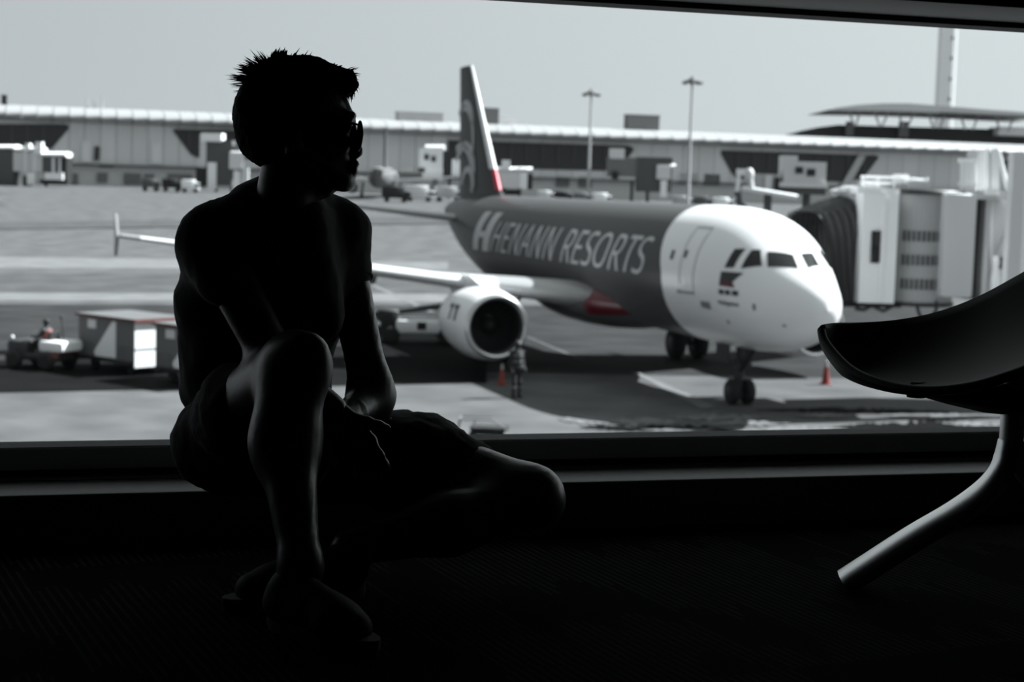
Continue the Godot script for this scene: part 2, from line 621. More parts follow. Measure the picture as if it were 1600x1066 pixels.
	# fin with its pale leading edge
	st = S()
	foil(st, [[Vector3(28.6, 5.6, 0), 7.2, 0.09], [Vector3(29.6, 6.1, 0), 6.2, 0.09], [Vector3(34.35, 11.76, 0), 1.9, 0.09]], Vector3(0, 0, 1))
	var fin := put(st, "tail_fin", M.fin, root)
	for piece in [[0.0, 0.16, M.red, "red_edge", 0.03], [0.16, 1.0, M.white, "leading_edge", 0.06]]:
		st = S()
		var a := Vector3(29.6, 6.1, 0).lerp(Vector3(34.35, 11.76, 0), piece[0])
		var b := Vector3(29.6, 6.1, 0).lerp(Vector3(34.35, 11.76, 0), piece[1])
		foil(st, [[a - Vector3(0.05, 0, 0), lerpf(6.2, 1.9, piece[0]), 0.1], [b - Vector3(0.05, 0, 0), lerpf(6.2, 1.9, piece[1]), 0.1]], Vector3(0, 0, 1), 0.0, piece[4])
		put(st, piece[3], piece[2], fin)
	# pale swirls painted on the fin's starboard flank
	st = S()
	for arc in [[Vector2(34.6, 8.7), 1.15, 0.5, 2.9, 0.34], [Vector2(34.9, 8.0), 1.7, 0.9, 3.4, 0.3], [Vector2(34.2, 6.4), 1.5, 0.6, 2.9, 0.38], [Vector2(34.9, 5.6), 2.3, 1.1, 2.9, 0.34], [Vector2(33.6, 6.1), 0.75, 0.2, 3.3, 0.3]]:
		for i in 14:
			var a0: float = lerpf(arc[2], arc[3], i / 14.0)
			var a1: float = lerpf(arc[2], arc[3], (i + 1) / 14.0)
			var pts := []
			for e in [[a0, arc[1]], [a1, arc[1]], [a1, arc[1] + arc[4]], [a0, arc[1] + arc[4]]]:
				var q: Vector2 = arc[0] + Vector2(cos(e[0]), sin(e[0])) * e[1]
				pts.append(Vector3(q.x, q.y, -(0.5 * clampf((11.9 - q.y) / 6.0, 0.15, 1.0) * 0.56 + 0.07)))
			var top: float = maxf(pts[0].y, pts[2].y)
			var ok := true
			for q in pts:
				if q.y < 5.9 or q.x < 30.3 + (q.y - 6.1) * 0.84 or q.x > 35.8:
					ok = false
			if ok and top < 11.0:
				quad(st, pts[0], pts[1], pts[2], pts[3])
	put(st, "fin_swirl", M.swirl, fin)
	# nose gear
	var ng := Vector3(5.4, 0, 0)
	st = S()
	tube(st, [ng + Vector3(0, 0.36, 0), ng + Vector3(0, 0.9, 0), ng + Vector3(0.12, 2.0, 0)], [0.08, 0.1, 0.13], 12)
	tube(st, [ng + Vector3(0, 0.38, -0.3), ng + Vector3(0, 0.38, 0.3)], 0.06, 8)
	tube(st, [ng + Vector3(0.02, 0.95, 0), ng + Vector3(-1.0, 1.85, 0)], 0.06, 8)
	tube(st, [ng + Vector3(0.1, 0.5, 0), ng + Vector3(0.32, 0.75, 0), ng + Vector3(0.08, 1.0, 0)], 0.05, 8)
	box(st, ng + Vector3(-0.12, 1.25, 0), Vector3(0.2, 0.28, 0.5))
	var nleg := put(st, "nose_gear_leg", M.dark_metal, root)
	for w in [-0.25, 0.25]:
		wheel(nleg, ng + Vector3(0, 0.38, w), 0.38, 0.24)
	for side in [-1.0, 1.0]:
		st = S()
		box(st, ng + Vector3(0.5, 1.5, 0.36 * side), Vector3(0.9, 0.55, 0.03))
		put(st, "gear_door", M.dark_metal, nleg)
	# flight deck windows
	var panes := [
		[Vector3(3.33, 4.17, -1.65), Vector3(3.01, 4.19, -1.52), Vector3(3.0, 4.72, -1.17), Vector3(3.3, 4.7, -1.36)],
		[Vector3(2.77, 4.17, -1.41), Vector3(2.26, 4.28, -1.03), Vector3(2.65, 4.71, -0.89), Vector3(2.83, 4.7, -1.07)],
		[Vector3(2.11, 4.26, -0.93), Vector3(1.53, 4.26, -0.29), Vector3(2.08, 4.61, -0.18), Vector3(2.48, 4.66, -0.77)],
		[Vector3(1.47, 4.26, -0.03), Vector3(1.77, 4.32, 0.49), Vector3(2.29, 4.65, 0.53), Vector3(2.11, 4.64, 0.06)]]
	for k in 2:
		var other := []
		for q in panes[k]:
			other.append(Vector3(q.x, q.y, -q.z))
		panes.append(other)
	for c in panes:
		st = S()
		skin_patch(st, c)
		put(st, "cockpit_window", M.cockpit_glass, nose)
	# forward door: a raised outline, its small window, the cabin window behind
	st = S()
	for e in [[4.85, 3.3, 5.25], [5.72, 3.3, 5.25]]:
		skin_patch(st, side_quad(e[0], e[1], e[0] - 0.05, e[1], e[0] - 0.05, e[2], e[0], e[2]), 0.012, 8)
	skin_patch(st, side_quad(5.72, 5.2, 4.8, 5.2, 4.8, 5.25, 5.72, 5.25), 0.012, 6)
	skin_patch(st, side_quad(5.72, 3.3, 4.8, 3.3, 4.8, 3.35, 5.72, 3.35), 0.012, 6)
	var door := put(st, "door_outline", M.seam, nose)
	st = S()
	skin_patch(st, side_quad(5.6, 4.34, 5.42, 4.34, 5.42, 4.56, 5.6, 4.56), 0.014, 3)
	put(st, "door_window", M.cockpit_glass, door)
	st = S()
	skin_patch(st, side_quad(6.5, 4.24, 6.28, 4.24, 6.28, 4.52, 6.5, 4.52), 0.014, 3)
	put(st, "cabin_window", M.cockpit_glass, nose)
	# small print and plates
	for e in [[4.49, 2.97, 3.95, 2.94, 3.95, 3.16, 4.49, 3.15], [5.9, 3.28, 4.76, 3.3, 4.76, 3.38, 5.9, 3.37], [2.13, 3.08, 2.02, 3.08, 2.02, 3.25, 2.13, 3.25], [3.36, 2.6, 3.26, 2.6, 3.26, 2.7, 3.36, 2.7], [1.3, 2.7, 1.2, 2.7, 1.2, 2.76, 1.3, 2.76]]:
		st = S()
		skin_patch(st, side_quad(e[0], e[1], e[2], e[3], e[4], e[5], e[6], e[7]), 0.012, 4)
		put(st, "service_plate", M.plate, nose)
	st = S()
	skin_patch(st, side_quad(6.6, 3.44, 5.4, 3.46, 5.1, 3.6, 6.65, 3.6), 0.03, 5)
	put(st, "white_plate", M.white_gloss, nose)
	# pennant: dark upper field, red lower field, pale notch towards the nose
	st = S()
	skin_patch(st, side_quad(3.41, 3.8, 2.9, 3.8, 2.62, 4.06, 3.41, 4.06), 0.014, 6)
	var flag := put(st, "pennant", M.print_dark, nose)
	st = S()
	skin_patch(st, side_quad(3.41, 3.66, 2.78, 3.64, 2.92, 3.8, 3.41, 3.8), 0.014, 6)
	put(st, "red_field", M.red_dark, flag)
	for e in [[3.42, 3.2], [3.15, 2.95], [2.88, 2.64]]:
		st = S()
		skin_patch(st, side_quad(e[0], 3.43, e[1], 3.42, e[1], 3.56, e[0], 3.57), 0.014, 3)
		put(st, "marking", M.print_dark, nose)
	put(skin_text("Philippines", 3.48, 2.62, 3.09, 3.26, 0.0, 700), "marking", M.print_dark, nose)
	# big lettering
	put(skin_text("HENANN RESORTS", 24.15, 8.3, 3.66, 4.84, 0.5, 400), "lettering", M.letter, cabin)
	st = S()
	for e in [[26.9, 26.0], [25.4, 24.5]]:
		skin_patch(st, side_quad(e[0] + 0.15, 3.6, e[1] + 0.15, 3.62, e[1] - 0.15, 5.2, e[0] - 0.15, 5.18), 0.015, 8)
	skin_patch(st, side_quad(26.1, 4.15, 25.3, 4.15, 25.2, 4.4, 26.0, 4.4), 0.015, 3)
	put(st, "emblem", M.letter, cabin)

# ------------------------------------------------------------------ the lounge
func wall_point(along: float, off: float, h: float) -> Vector3:
	return Vector3(0, FLOOR, -3.708) + Vector3(0.96153, 0, -0.2747) * along + Vector3(-0.2747, 0, -0.96153) * off + Vector3(0, h, 0)

func wall_basis() -> Basis:
	return Basis(Vector3(0.96153, 0, -0.2747), Vector3.UP, Vector3(0.2747, 0, 0.96153))

# a bar along the window wall, between two setbacks (behind the wall line is positive) and two heights
func wall_bar(a0: float, a1: float, off0: float, off1: float, h0: float, h1: float, bevel := 0.0) -> SurfaceTool:
	var st := S()
	var c := wall_point((a0 + a1) / 2, (off0 + off1) / 2, (h0 + h1) / 2)
	var size := Vector3(a1 - a0, h1 - h0, absf(off1 - off0))
	if bevel > 0:
		soft_box(st, c, size, bevel, wall_basis())
	else:
		box(st, c, size, wall_basis())
	return st

func carpet() -> StandardMaterial3D:
	var n := 512
	var im := Image.create(n, n, false, Image.FORMAT_RGB8)
	var noise := FastNoiseLite.new()
	noise.seed = 4
	noise.frequency = 0.02
	var fine := FastNoiseLite.new()
	fine.seed = 9
	fine.frequency = 0.35
	for y in n:
		for x in n:
			# blocks of ribs: strips of differing length, broken up
			var col := int(x / 8.0)
			var shift := int(absf(sin(col * 12.9898)) * 64.0)
			var blockn := int((y + shift) / 128.0)
			var h := fposmod(sin((col / 9) * 7.31 + blockn * 3.17) * 43758.5, 1.0)
			var rib := 1.0 if (x % 8) < 3 and h > 0.45 else 0.0
			var v := 0.003 + 0.04 * rib * (0.6 + 0.4 * noise.get_noise_2d(x, y)) + 0.003 * fine.get_noise_2d(x, y)
			im.set_pixel(x, y, grey(maxf(v, 0.002)))
	var m := StandardMaterial3D.new()
	m.albedo_texture = ImageTexture.create_from_image(im)
	m.roughness = 1.0
	m.metallic_specular = 0.1
	m.uv1_triplanar = false
	return m

func build_lounge() -> void:
	# floor slab with its own texture coordinates, turned with the ribs of the carpet
	var st := S()
	var a0 := -5.0
	var a1 := 6.0
	var b0 := -7.0
	var c := [wall_point(a0, 0.05, 0), wall_point(a1, 0.05, 0), wall_point(a1, b0, 0), wall_point(a0, b0, 0)]
	var along := (on_level(1240, 900, FLOOR) - on_level(1100, 845, FLOOR)).normalized()
	var across := along.cross(Vector3.UP)
	for k in [0, 1, 2, 0, 2, 3]:
		var p: Vector3 = c[k]
		st.set_uv(Vector2(p.dot(across), p.dot(along)) / 1.1)
		st.add_vertex(p)
	for k in [0, 2, 1, 0, 3, 2]:
		st.set_uv(Vector2.ZERO)
		st.add_vertex(c[k] - Vector3(0, 0.2, 0))
	structure(st, "floor", carpet())
	# window wall: plinth and ledge, shadow gap, sill frame, glass, head frame, soffit and wall above
	structure(wall_bar(a0, a1, 0.0, 0.165, -0.01, 0.11, 0.006), "wall_ledge", M.ledge)
	structure(wall_bar(a0, a1, 0.165, 0.3, -0.2, 0.112), "wall_front", M.dark_wall)
	structure(wall_bar(a0, a1, 0.21, 0.29, 0.112, 0.13), "trim_gap_shade", M.black)  # black fill that paints in the shade of the recess
	structure(wall_bar(a0, a1, 0.2, 0.29, 0.129, 0.179, 0.004), "window_1", M.frame)
	structure(wall_bar(a0, a1, 0.204, 0.29, 0.1785, 0.1805), "added_trim_2", M.gasket)  # dark strip added to dull the lit top of the sill
	structure(wall_bar(a0, a1, 0.2, 0.29, 1.248, 1.262), "trim_1", M.gasket)
	structure(wall_bar(a0, a1, -0.09, 0.29, 1.262, 1.5, 0.004), "wall_head", M.soffit)
	structure(wall_bar(a0, a1, -0.05, 0.29, 1.5, 2.9), "wall_upper", M.dark_wall)
	structure(wall_bar(a0, -1.75, 0.0, 0.29, 0.11, 1.27), "wall_added_pier", M.dark_wall)  # unseen pier added to narrow the light and darken the room
	structure(wall_bar(2.3, a1, 0.0, 0.29, 0.11, 1.27), "wall_added_pier", M.dark_wall)  # its twin on the right, added to cut the light likewise
	var pane := structure(wall_bar(-1.76, 2.31, 0.244, 0.25, 0.17, 1.255), "window_2", M.glass)
	pane.set_meta("label", "wide clear window pane")
	structure(wall_bar(a0 - 0.2, a1 + 0.2, 0.29, 1.5, 1.62, 1.78), "wall_added_eave", M.dark_wall)  # unseen overhang added to keep the sun off sill and ledge
	structure(wall_bar(a0 - 0.2, a1 + 0.2, b0, 0.29, 2.9, 3.1), "ceiling", M.dark_wall)
	structure(wall_bar(a0 - 0.2, a0, b0, 0.29, -0.2, 2.9), "wall_left", M.dark_wall)
	structure(wall_bar(a1, a1 + 0.2, b0, 0.29, -0.2, 2.9), "wall_right", M.dark_wall)
	structure(wall_bar(a0 - 0.2, a1 + 0.2, b0 - 0.2, b0, -0.2, 3.1), "wall_back", M.dark_wall)

# ------------------------------------------------------------------ the apron
func terrain(d: float) -> float:
	return 3.9 * smoothstep(95.0, 330.0, d)

func ground_mesh(outline: Array, lift: float, thick := 0.0) -> SurfaceTool:
	var st := S()
	var pts := PackedVector3Array()
	for q in outline:
		pts.append(Vector3(q.x, terrain(-q.z) + lift, q.z))
	prism(st, pts, Vector3(0, maxf(thick, 0.004), 0))
	return st

func band(x0: float, x1: float, ya0: float, ya1: float, yb0: float, yb1: float, lift: float) -> SurfaceTool:
	# a strip of paving between two picture rows at its left and right ends
	return ground_mesh([on_level(x0, ya1), on_level(x1, yb1), on_level(x1, yb0), on_level(x0, ya0)], lift)

func stained(v: float, spread: float, freq: float, seed_: int) -> StandardMaterial3D:
	var n := FastNoiseLite.new()
	n.seed = seed_
	n.frequency = freq
	n.fractal_octaves = 5
	var tex := NoiseTexture2D.new()
	tex.width = 512
	tex.height = 512
	tex.seamless = true
	tex.noise = n
	var g := Gradient.new()
	g.set_color(0, grey(v * (1 - spread)))
	g.set_color(1, grey(v * (1 + spread)))
	tex.color_ramp = g
	var m := StandardMaterial3D.new()
	m.albedo_texture = tex
	m.uv1_triplanar = true
	m.uv1_world_triplanar = true
	m.uv1_scale = Vector3.ONE * 0.03
	m.roughness = 0.9
	m.metallic_specular = 0.1
	return m

func ragged(px0: float, px1: float, py: float, thick: float, seed_: int, lift: float, slope := 0.0) -> SurfaceTool:
	# a ground patch with a broken edge, for spills and painted shadow
	var r := RandomNumberGenerator.new()
	r.seed = seed_
	var top := []
	var low := []
	var x := px0
	while x < px1:
		var t := sin(PI * (x - px0) / (px1 - px0))
		var y := py + slope * (x - px0)
		top.append(on_level(x, y - thick * t * r.randf_range(0.3, 1.0)))
		low.append(on_level(x, y + thick * t * r.randf_range(0.2, 0.9) + 0.3))
		x += r.randf_range(3.0, 7.0)
	low.reverse()
	return ground_mesh(top + low, lift)

func build_apron() -> void:
	# concrete slab that rises gently towards the far terminal
	var st := S(true)
	var zs := [10.0, 0.0, -20.0, -60.0, -95.0]
	var z := -95.0
	while z > -340.0:
		z -= 15.0
		zs.append(z)
	zs.append(-900.0)
	for i in zs.size() - 1:
		var h0 := terrain(-zs[i])
		var h1 := terrain(-zs[i + 1])
		quad(st, Vector3(-500, h0, zs[i]), Vector3(500, h0, zs[i]), Vector3(500, h1, zs[i + 1]), Vector3(-500, h1, zs[i + 1]))
	structure(st, "ground", M.concrete)
	# darker asphalt lanes and pale cross strips
	structure(band(-80, 760, 567, 616, 531, 599, 0.012), "service_road", M.road)
	structure(band(-80, 1700, 475, 567, 480, 598, 0.006), "taxi_lane", M.asphalt)
	structure(band(-80, 1100, 428, 460, 428, 460, 0.006), "taxi_strip", M.asphalt_pale)
	structure(band(-80, 700, 403, 419, 414, 424, 0.012), "marking_strip", M.line)
	structure(band(-80, 700, 458, 470, 460, 472, 0.014), "marking_strip", M.line)
	structure(band(-80, 1000, 330, 345, 330, 345, 0.05), "taxi_strip", M.asphalt_pale)
	structure(band(-80, 1000, 362, 370, 362, 370, 0.05), "taxi_strip", M.asphalt_pale)
	structure(band(-80, 1000, 306, 312, 312, 318, 0.1), "taxi_strip", M.asphalt_pale)
	# painted guide lines
	structure(ground_mesh([on_level(985, 582), on_level(1000, 584), on_level(1118, 636), on_level(1096, 640)], 0.02), "guide_line", M.line)
	structure(ground_mesh([on_level(810, 522), on_level(822, 526), on_level(912, 563), on_level(900, 560)], 0.02), "guide_line", M.line)
	structure(ground_mesh([on_level(578, 446), on_level(586, 446), on_level(680, 488), on_level(668, 488)], 0.02), "guide_line", M.line)
	# dried spills beside the stand
	var k := 0
	for e in [[872, 960, 656, 9, 0.05], [940, 1070, 660, 9, 0.0], [1040, 1210, 655, 8, -0.01], [1090, 1240, 663, 7, 0.0], [1240, 1340, 651, 5, 0.0], [1370, 1560, 650, 6, 0.02], [1150, 1330, 676, 8, -0.01], [1470, 1570, 663, 5, 0.04], [1000, 1120, 675, 3, 0.0]]:
		structure(ragged(e[0], e[1], e[2], e[3], 100 + k, 0.02 + 0.003 * k, e[4]), "spill_mark", M.spill)
		k += 1
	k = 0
	for e in [[905, 1010, 668, 6, 0.02], [960, 1150, 672, 9, 0.0], [1300, 1600, 668, 14, 0.0], [930, 1120, 681, 3, -0.02], [1180, 1500, 641, 6, 0.01]]:  # shadow band across the stand, painted in as dark patches
		structure(ragged(e[0], e[1], e[2], e[3], 300 + k, 0.012, e[4]), "painted_shadow", M.road)
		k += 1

func _ready() -> void:
	rng.seed = 7
	# camera
	var pitched_up := Vector3(0, cos(PITCH), -sin(PITCH))
	ahead = Vector3(0, -sin(PITCH), -cos(PITCH))
	right_axis = Vector3.RIGHT * cos(ROLL) + pitched_up * sin(ROLL)
	up_axis = pitched_up * cos(ROLL) - Vector3.RIGHT * sin(ROLL)
	var cam := Camera3D.new()
	cam.name = "camera"
	add_child(cam)
	cam.transform = Transform3D(Basis(right_axis, up_axis, -ahead), EYE)
	var lens := CameraAttributesPhysical.new()
	lens.frustum_focal_length = 35.0 * FOCAL / 1066.0
	lens.frustum_focus_distance = 3.15
	lens.exposure_aperture = 8.6
	cam.attributes = lens
	cam.fov = rad_to_deg(2.0 * atan(533.0 / FOCAL))
	cam.near = 0.05
	cam.far = 2000.0
	cam.current = true
	# sky, sun, exposure
	var sun := DirectionalLight3D.new()
	sun.name = "sun"
	var to_sun := Vector3(0.93, 1.0, -0.36)
	sun.basis = Basis.looking_at(-to_sun, Vector3.UP)
	sun.light_color = Color(0.955, 0.985, 1.0)
	sun.light_energy = 4.9
	sun.light_angular_distance = 0.6
	sun.shadow_enabled = true
	sun.sky_mode = DirectionalLight3D.SKY_MODE_LIGHT_ONLY
	add_child(sun)
	var haze := DirectionalLight3D.new()                # brightening of the hazy sky towards the sun; lights nothing itself
	haze.name = "sky_haze"
	haze.basis = sun.basis
	haze.light_color = Color(0.96, 1.0, 1.0)
	haze.light_energy = 1.2
	haze.shadow_enabled = true
	haze.sky_mode = DirectionalLight3D.SKY_MODE_SKY_ONLY
	add_child(haze)
	var env := Environment.new()
	var sky_m := ProceduralSkyMaterial.new()
	sky_m.sky_horizon_color = Color(0.45, 0.495, 0.52).linear_to_srgb()
	sky_m.sky_top_color = Color(0.12, 0.135, 0.145).linear_to_srgb()
	sky_m.sky_curve = 0.6
	sky_m.sun_angle_max = 120.0
	sky_m.sun_curve = 0.85
	sky_m.ground_horizon_color = Color(0.3, 0.33, 0.34).linear_to_srgb()
	sky_m.ground_bottom_color = Color(0.2, 0.22, 0.23).linear_to_srgb()
	var sky := Sky.new()
	sky.sky_material = sky_m
	env.background_mode = Environment.BG_SKY
	env.sky = sky
	env.tonemap_mode = Environment.TONE_MAPPER_LINEAR
	env.tonemap_exposure = 1.0
	env.sdfgi_enabled = true
	env.ssao_enabled = true
	env.ssil_enabled = true
	var we := WorldEnvironment.new()
	we.name = "environment"
	we.environment = env
	add_child(we)
	make_materials()
	build_lounge()
	build_apron()
	build_airliner()
	build_jet_bridge()
	build_terminal()
	build_far_side()
	build_apron_things()
	build_chair()
	build_person()

func make_materials() -> void:
	M.ledge = mat(0.19, 0.5)
	M.dark_wall = mat(0.12, 0.8)
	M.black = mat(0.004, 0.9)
	M.frame = mat(0.6, 0.5)
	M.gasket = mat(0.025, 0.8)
	M.soffit = mat(0.16, 0.6)
	M.glass = mat(0.9, 0.0)
	M.glass.transparency = BaseMaterial3D.TRANSPARENCY_ALPHA
	M.glass.albedo_color = Color(0.9, 0.97, 1.0, 0.04)
	M.glass.metallic_specular = 0.15
	M.concrete = stained(0.098, 0.28, 0.02, 1)
	M.asphalt = stained(0.036, 0.3, 0.02, 2)
	M.asphalt_pale = stained(0.076, 0.25, 0.02, 3)
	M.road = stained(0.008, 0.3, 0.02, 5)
	M.line = stained(0.15, 0.2, 0.03, 6)
	M.spill = stained(0.15, 0.6, 0.2, 8)
	M.white = mat(0.78, 0.35)
	M.white_gloss = mat(0.78, 0.3)
	M.livery = mat(0.07, 0.32)
	M.livery.metallic_specular = 0.12
	M.wing_grey = mat(0.28, 0.4)
	M.red = paint(Color(0.5, 0.03, 0.05), 0.4)
	M.red_dark = paint(Color(0.07, 0.004, 0.01), 0.4)
	M.rubber = mat(0.012, 0.8)
	M.dark_metal = mat(0.03, 0.5, 0.3)
	M.polished = mat(0.6, 0.28, 0.9)
	M.fin = mat(0.07, 0.4)
	M.fin.metallic_specular = 0.12
	M.swirl = mat(0.38, 0.5)
	M.letter = mat(0.42, 0.5)
	M.cockpit_glass = mat(0.01, 0.08)
	M.seam = mat(0.42, 0.5)
	M.plate = mat(0.2, 0.5)
	M.print_dark = mat(0.02, 0.5)
	M.chair_shell = mat(0.008, 0.5)
	M.chair_shell.metallic_specular = 0.12
	M.chair_dark = mat(0.006, 0.6)
	M.chrome = mat(0.95, 0.42, 0.85)
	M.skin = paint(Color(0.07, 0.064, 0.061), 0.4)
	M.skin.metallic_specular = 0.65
	M.hair = mat(0.004, 0.7)
	M.hair.metallic_specular = 0.1
	M.shirt = mat(0.035, 0.9)
	M.shorts = mat(0.02, 0.95)
	M.shoe = mat(0.02, 0.7)
	M.sole = mat(0.12, 0.7)
	M.laces = mat(0.05, 0.8)
	M.frame_black = mat(0.005, 0.3)
	M.lens = mat(0.01, 0.05)
	M.canopy = mat(0.06, 0.8)
	M.bridge_white = mat(0.85, 0.6)
	M.bridge_grey = mat(0.42, 0.6)
	M.bridge_panel = mat(0.6, 0.6)
	M.bridge_pale = mat(0.65, 0.6)
	M.bridge_dark = mat(0.08, 0.7)
	M.slot = mat(0.012, 0.6)
	M.roof_white = mat(0.3, 0.4)
	M.cladding = mat(0.58, 0.6)
	M.cladding_b = mat(0.62, 0.6)
	M.far_glass = mat(0.02, 0.5)
	M.mullion = mat(0.06, 0.6)
	M.door_grey = mat(0.16, 0.7)
	M.hall_dark = mat(0.035, 0.7)
	M.cone_red = paint(Color(0.2, 0.025, 0.018), 0.6)
	M.spill_white = mat(0.3, 0.7)
	M.worker = mat(0.015, 0.9)
	M.worker_vest = mat(0.03, 0.9)
	M.cart_grey = mat(0.14, 0.8)
	M.cart_white = mat(0.85, 0.7)
	M.cart_red = paint(Color(0.12, 0.035, 0.03), 0.6)
	M.cart_red_soft = paint(Color(0.3, 0.11, 0.1), 0.8)
	M.cart_roof = mat(0.11, 0.7)
	M.tug_dark = mat(0.03, 0.6)
	M.far_plane = mat(0.1, 0.6)
	M.far_fin = mat(0.05, 0.6)
	M.tower = mat(0.92, 0.6)
	M.band = mat(0.12, 0.7)

# ------------------------------------------------------------------ the chair beside the window
func spline(pts: Array, t: float) -> Vector3:
	var n := pts.size() - 1
	var f := clampf(t, 0, 1) * n
	var i := mini(int(f), n - 1)
	var u := f - i
	var p0: Vector3 = pts[maxi(i - 1, 0)]
	var p1: Vector3 = pts[i]
	var p2: Vector3 = pts[i + 1]
	var p3: Vector3 = pts[mini(i + 2, n)]
	return p1.cubic_interpolate(p2, p0, p3, u)

func build_chair() -> void:
	var base := on_level(1580, 905, FLOOR)
	var root := thing("lounge_chair", base, "dark moulded shell chair on polished metal splayed leg by the window", "chair")
	# shell: between its near rim and its far rim
	var near := []
	for e in [[1283, 515, 3.42], [1292, 538, 3.36], [1330, 578, 3.22], [1385, 602, 3.1], [1440, 611, 3.02], [1500, 608, 2.96], [1560, 594, 2.92], [1640, 562, 2.9], [1720, 500, 2.92], [1765, 390, 2.98], [1775, 290, 3.05]]:
		near.append(at(e[0], e[1], e[2]) - base)
	var far := []
	for e in [[1284, 513, 3.425], [1300, 510, 3.48], [1345, 509, 3.54], [1400, 505, 3.58], [1460, 494, 3.6], [1520, 473, 3.61], [1575, 445, 3.61], [1640, 405, 3.6], [1710, 340, 3.58], [1755, 260, 3.56], [1770, 180, 3.54]]:
		far.append(at(e[0], e[1], e[2]) - base)
	var nu := 60
	var nv := 16
	var grid := []
	for i in nu + 1:
		var t := pow(float(i) / nu, 1.4)
		var a := spline(near, t)
		var b := spline(far, t)
		var row := PackedVector3Array()
		for j in nv + 1:
			var v := float(j) / nv
			var sag := sin(PI * v) * 0.055 * minf(1.0, t * 6.0)
			row.append(a.lerp(b, v) + Vector3(0.0 if t < 0.7 else (t - 0.7) * sag * 1.5, -sag, 0))
		grid.append(row)
	# normals of the sheet, to give it thickness and a rounded rim
	var nrm := []
	for i in nu + 1:
		var row := PackedVector3Array()
		for j in nv + 1:
			var du: Vector3 = grid[mini(i + 1, nu)][j] - grid[maxi(i - 1, 0)][j]
			var dv: Vector3 = grid[i][mini(j + 1, nv)] - grid[i][maxi(j - 1, 0)]
			var n := du.cross(dv)
			row.append(n.normalized() if n.length() > 1e-9 else Vector3.UP)
		nrm.append(row)
	var st := S()
	var rings := []
	for i in nu + 1:
		var ring := PackedVector3Array()
		var th := 0.009
		for j in nv + 1:
			ring.append(grid[i][j] + nrm[i][j] * th)
		for k in [0.5, 0.0, -0.5]:
			var out: Vector3 = (grid[i][nv] - grid[i][nv - 1]).normalized()
			ring.append(grid[i][nv] + nrm[i][nv] * th * k + out * th * sqrt(1.0 - k * k))
		for j in range(nv, -1, -1):
			ring.append(grid[i][j] - nrm[i][j] * th)
		for k in [-0.5, 0.0, 0.5]:
			var out: Vector3 = (grid[i][0] - grid[i][1]).normalized()
			ring.append(grid[i][0] + nrm[i][0] * th * k + out * th * sqrt(1.0 - k * k))
		rings.append(ring)
	loft(st, rings, true)
	put(st, "seat_shell", M.chair_shell, root)
	# bracket under the shell and the round fixing below it
	st = S()
	var br := []
	for e in [[1425, 606, 3.2, 0.012], [1480, 614, 3.22, 0.022], [1540, 622, 3.24, 0.03], [1640, 628, 3.26, 0.035], [1720, 610, 3.26, 0.03]]:
		br.append([at(e[0], e[1], e[2]) - base, e[3]])
	var pts := []
	var rad := []
	for e in br:
		pts.append(e[0])
		rad.append(e[1])
	tube(st, pts, rad, 12)
	put(st, "seat_bracket", M.chair_dark, root)
	st = S()
	lathe(st, at(1432, 616, 3.06) - base, Vector3.UP, [Vector2(0.0, -0.008), Vector2(0.018, -0.006), Vector2(0.021, 0.004), Vector2(0.018, 0.012)], 16)
	put(st, "fixing_cap", M.chair_dark, root)
	# column and the swept leg
	st = S()
	var c0 := at(1580, 694, 3.26) - base
	tube(st, [c0, c0 + Vector3(0, 0.08, 0), c0 + Vector3(0.0, 0.16, 0)], 0.024, 24)
	put(st, "column", M.chrome, root)
	for leg in [[[1320, 905, 3.325], [1420, 846, 3.3], [1490, 805, 3.285], [1535, 772, 3.275], [1565, 735, 3.265], [1578, 690, 3.26]], [[1900, 905, 3.2], [1790, 852, 3.22], [1710, 808, 3.24], [1640, 770, 3.25], [1600, 735, 3.26], [1582, 690, 3.26]]]:
		var path := []
		for e in leg:
			path.append(at(e[0], e[1], e[2]) - base)
		path[0].y = 0.006
		var foot: Vector3 = path[0]
		rings = []
		for i in 33:
			var t := i / 32.0
			var p := spline(path, t)
			var d := (spline(path, minf(t + 0.02, 1)) - spline(path, maxf(t - 0.02, 0))).normalized()
			var side := d.cross(Vector3.UP).normalized() if absf(d.y) < 0.98 else Vector3(0, 0, 1)
			side = (side * 0.7 + Vector3(0, 0, signf(side.z)) * 0.3).normalized()
			side = (side - d * side.dot(d)).normalized()
			var up := side.cross(d)
			var w := lerpf(0.048, 0.026, smoothstep(0.5, 1.0, t))
			var h := lerpf(0.024, 0.022, smoothstep(0.3, 1.0, t))
			var ring := PackedVector3Array()
			for j in 20:
				var a := TAU * j / 20
				# flat crown with a softly ridged flank
				var q := p + side * w * signf(cos(a)) * pow(absf(cos(a)), 0.7) + up * h * signf(sin(a)) * pow(absf(sin(a)), 0.8)
				q.y = maxf(q.y, 0.004)
				ring.append(q)
			rings.append(ring)
		st = S()
		loft(st, rings, true)
		var blade := put(st, "leg", M.chrome, root)
		st = S()
		lathe(st, Vector3(foot.x, 0, foot.z) + (path[1] - foot).normalized() * Vector3(0.03, 0, 0.03), Vector3.UP, [Vector2(0.012, 0), Vector2(0.014, 0.003), Vector2(0.014, 0.008)], 12)
		put(st, "glide", M.chair_dark, blade)

# ------------------------------------------------------------------ the seated man
func finger(list: Array, root: Vector3, along: Vector3, curl: Vector3, length: float, r: float, bend: float) -> void:
	var d := along.normalized()
	var p := root
	for k in 3:
		var seg: float = length * [0.45, 0.31, 0.24][k]
		var q := p + d * seg
		list.append(cap(p, q, r * (1.0 - 0.1 * k), r * (0.9 - 0.1 * k)))
		d = (d + curl * bend).normalized()
		p = q

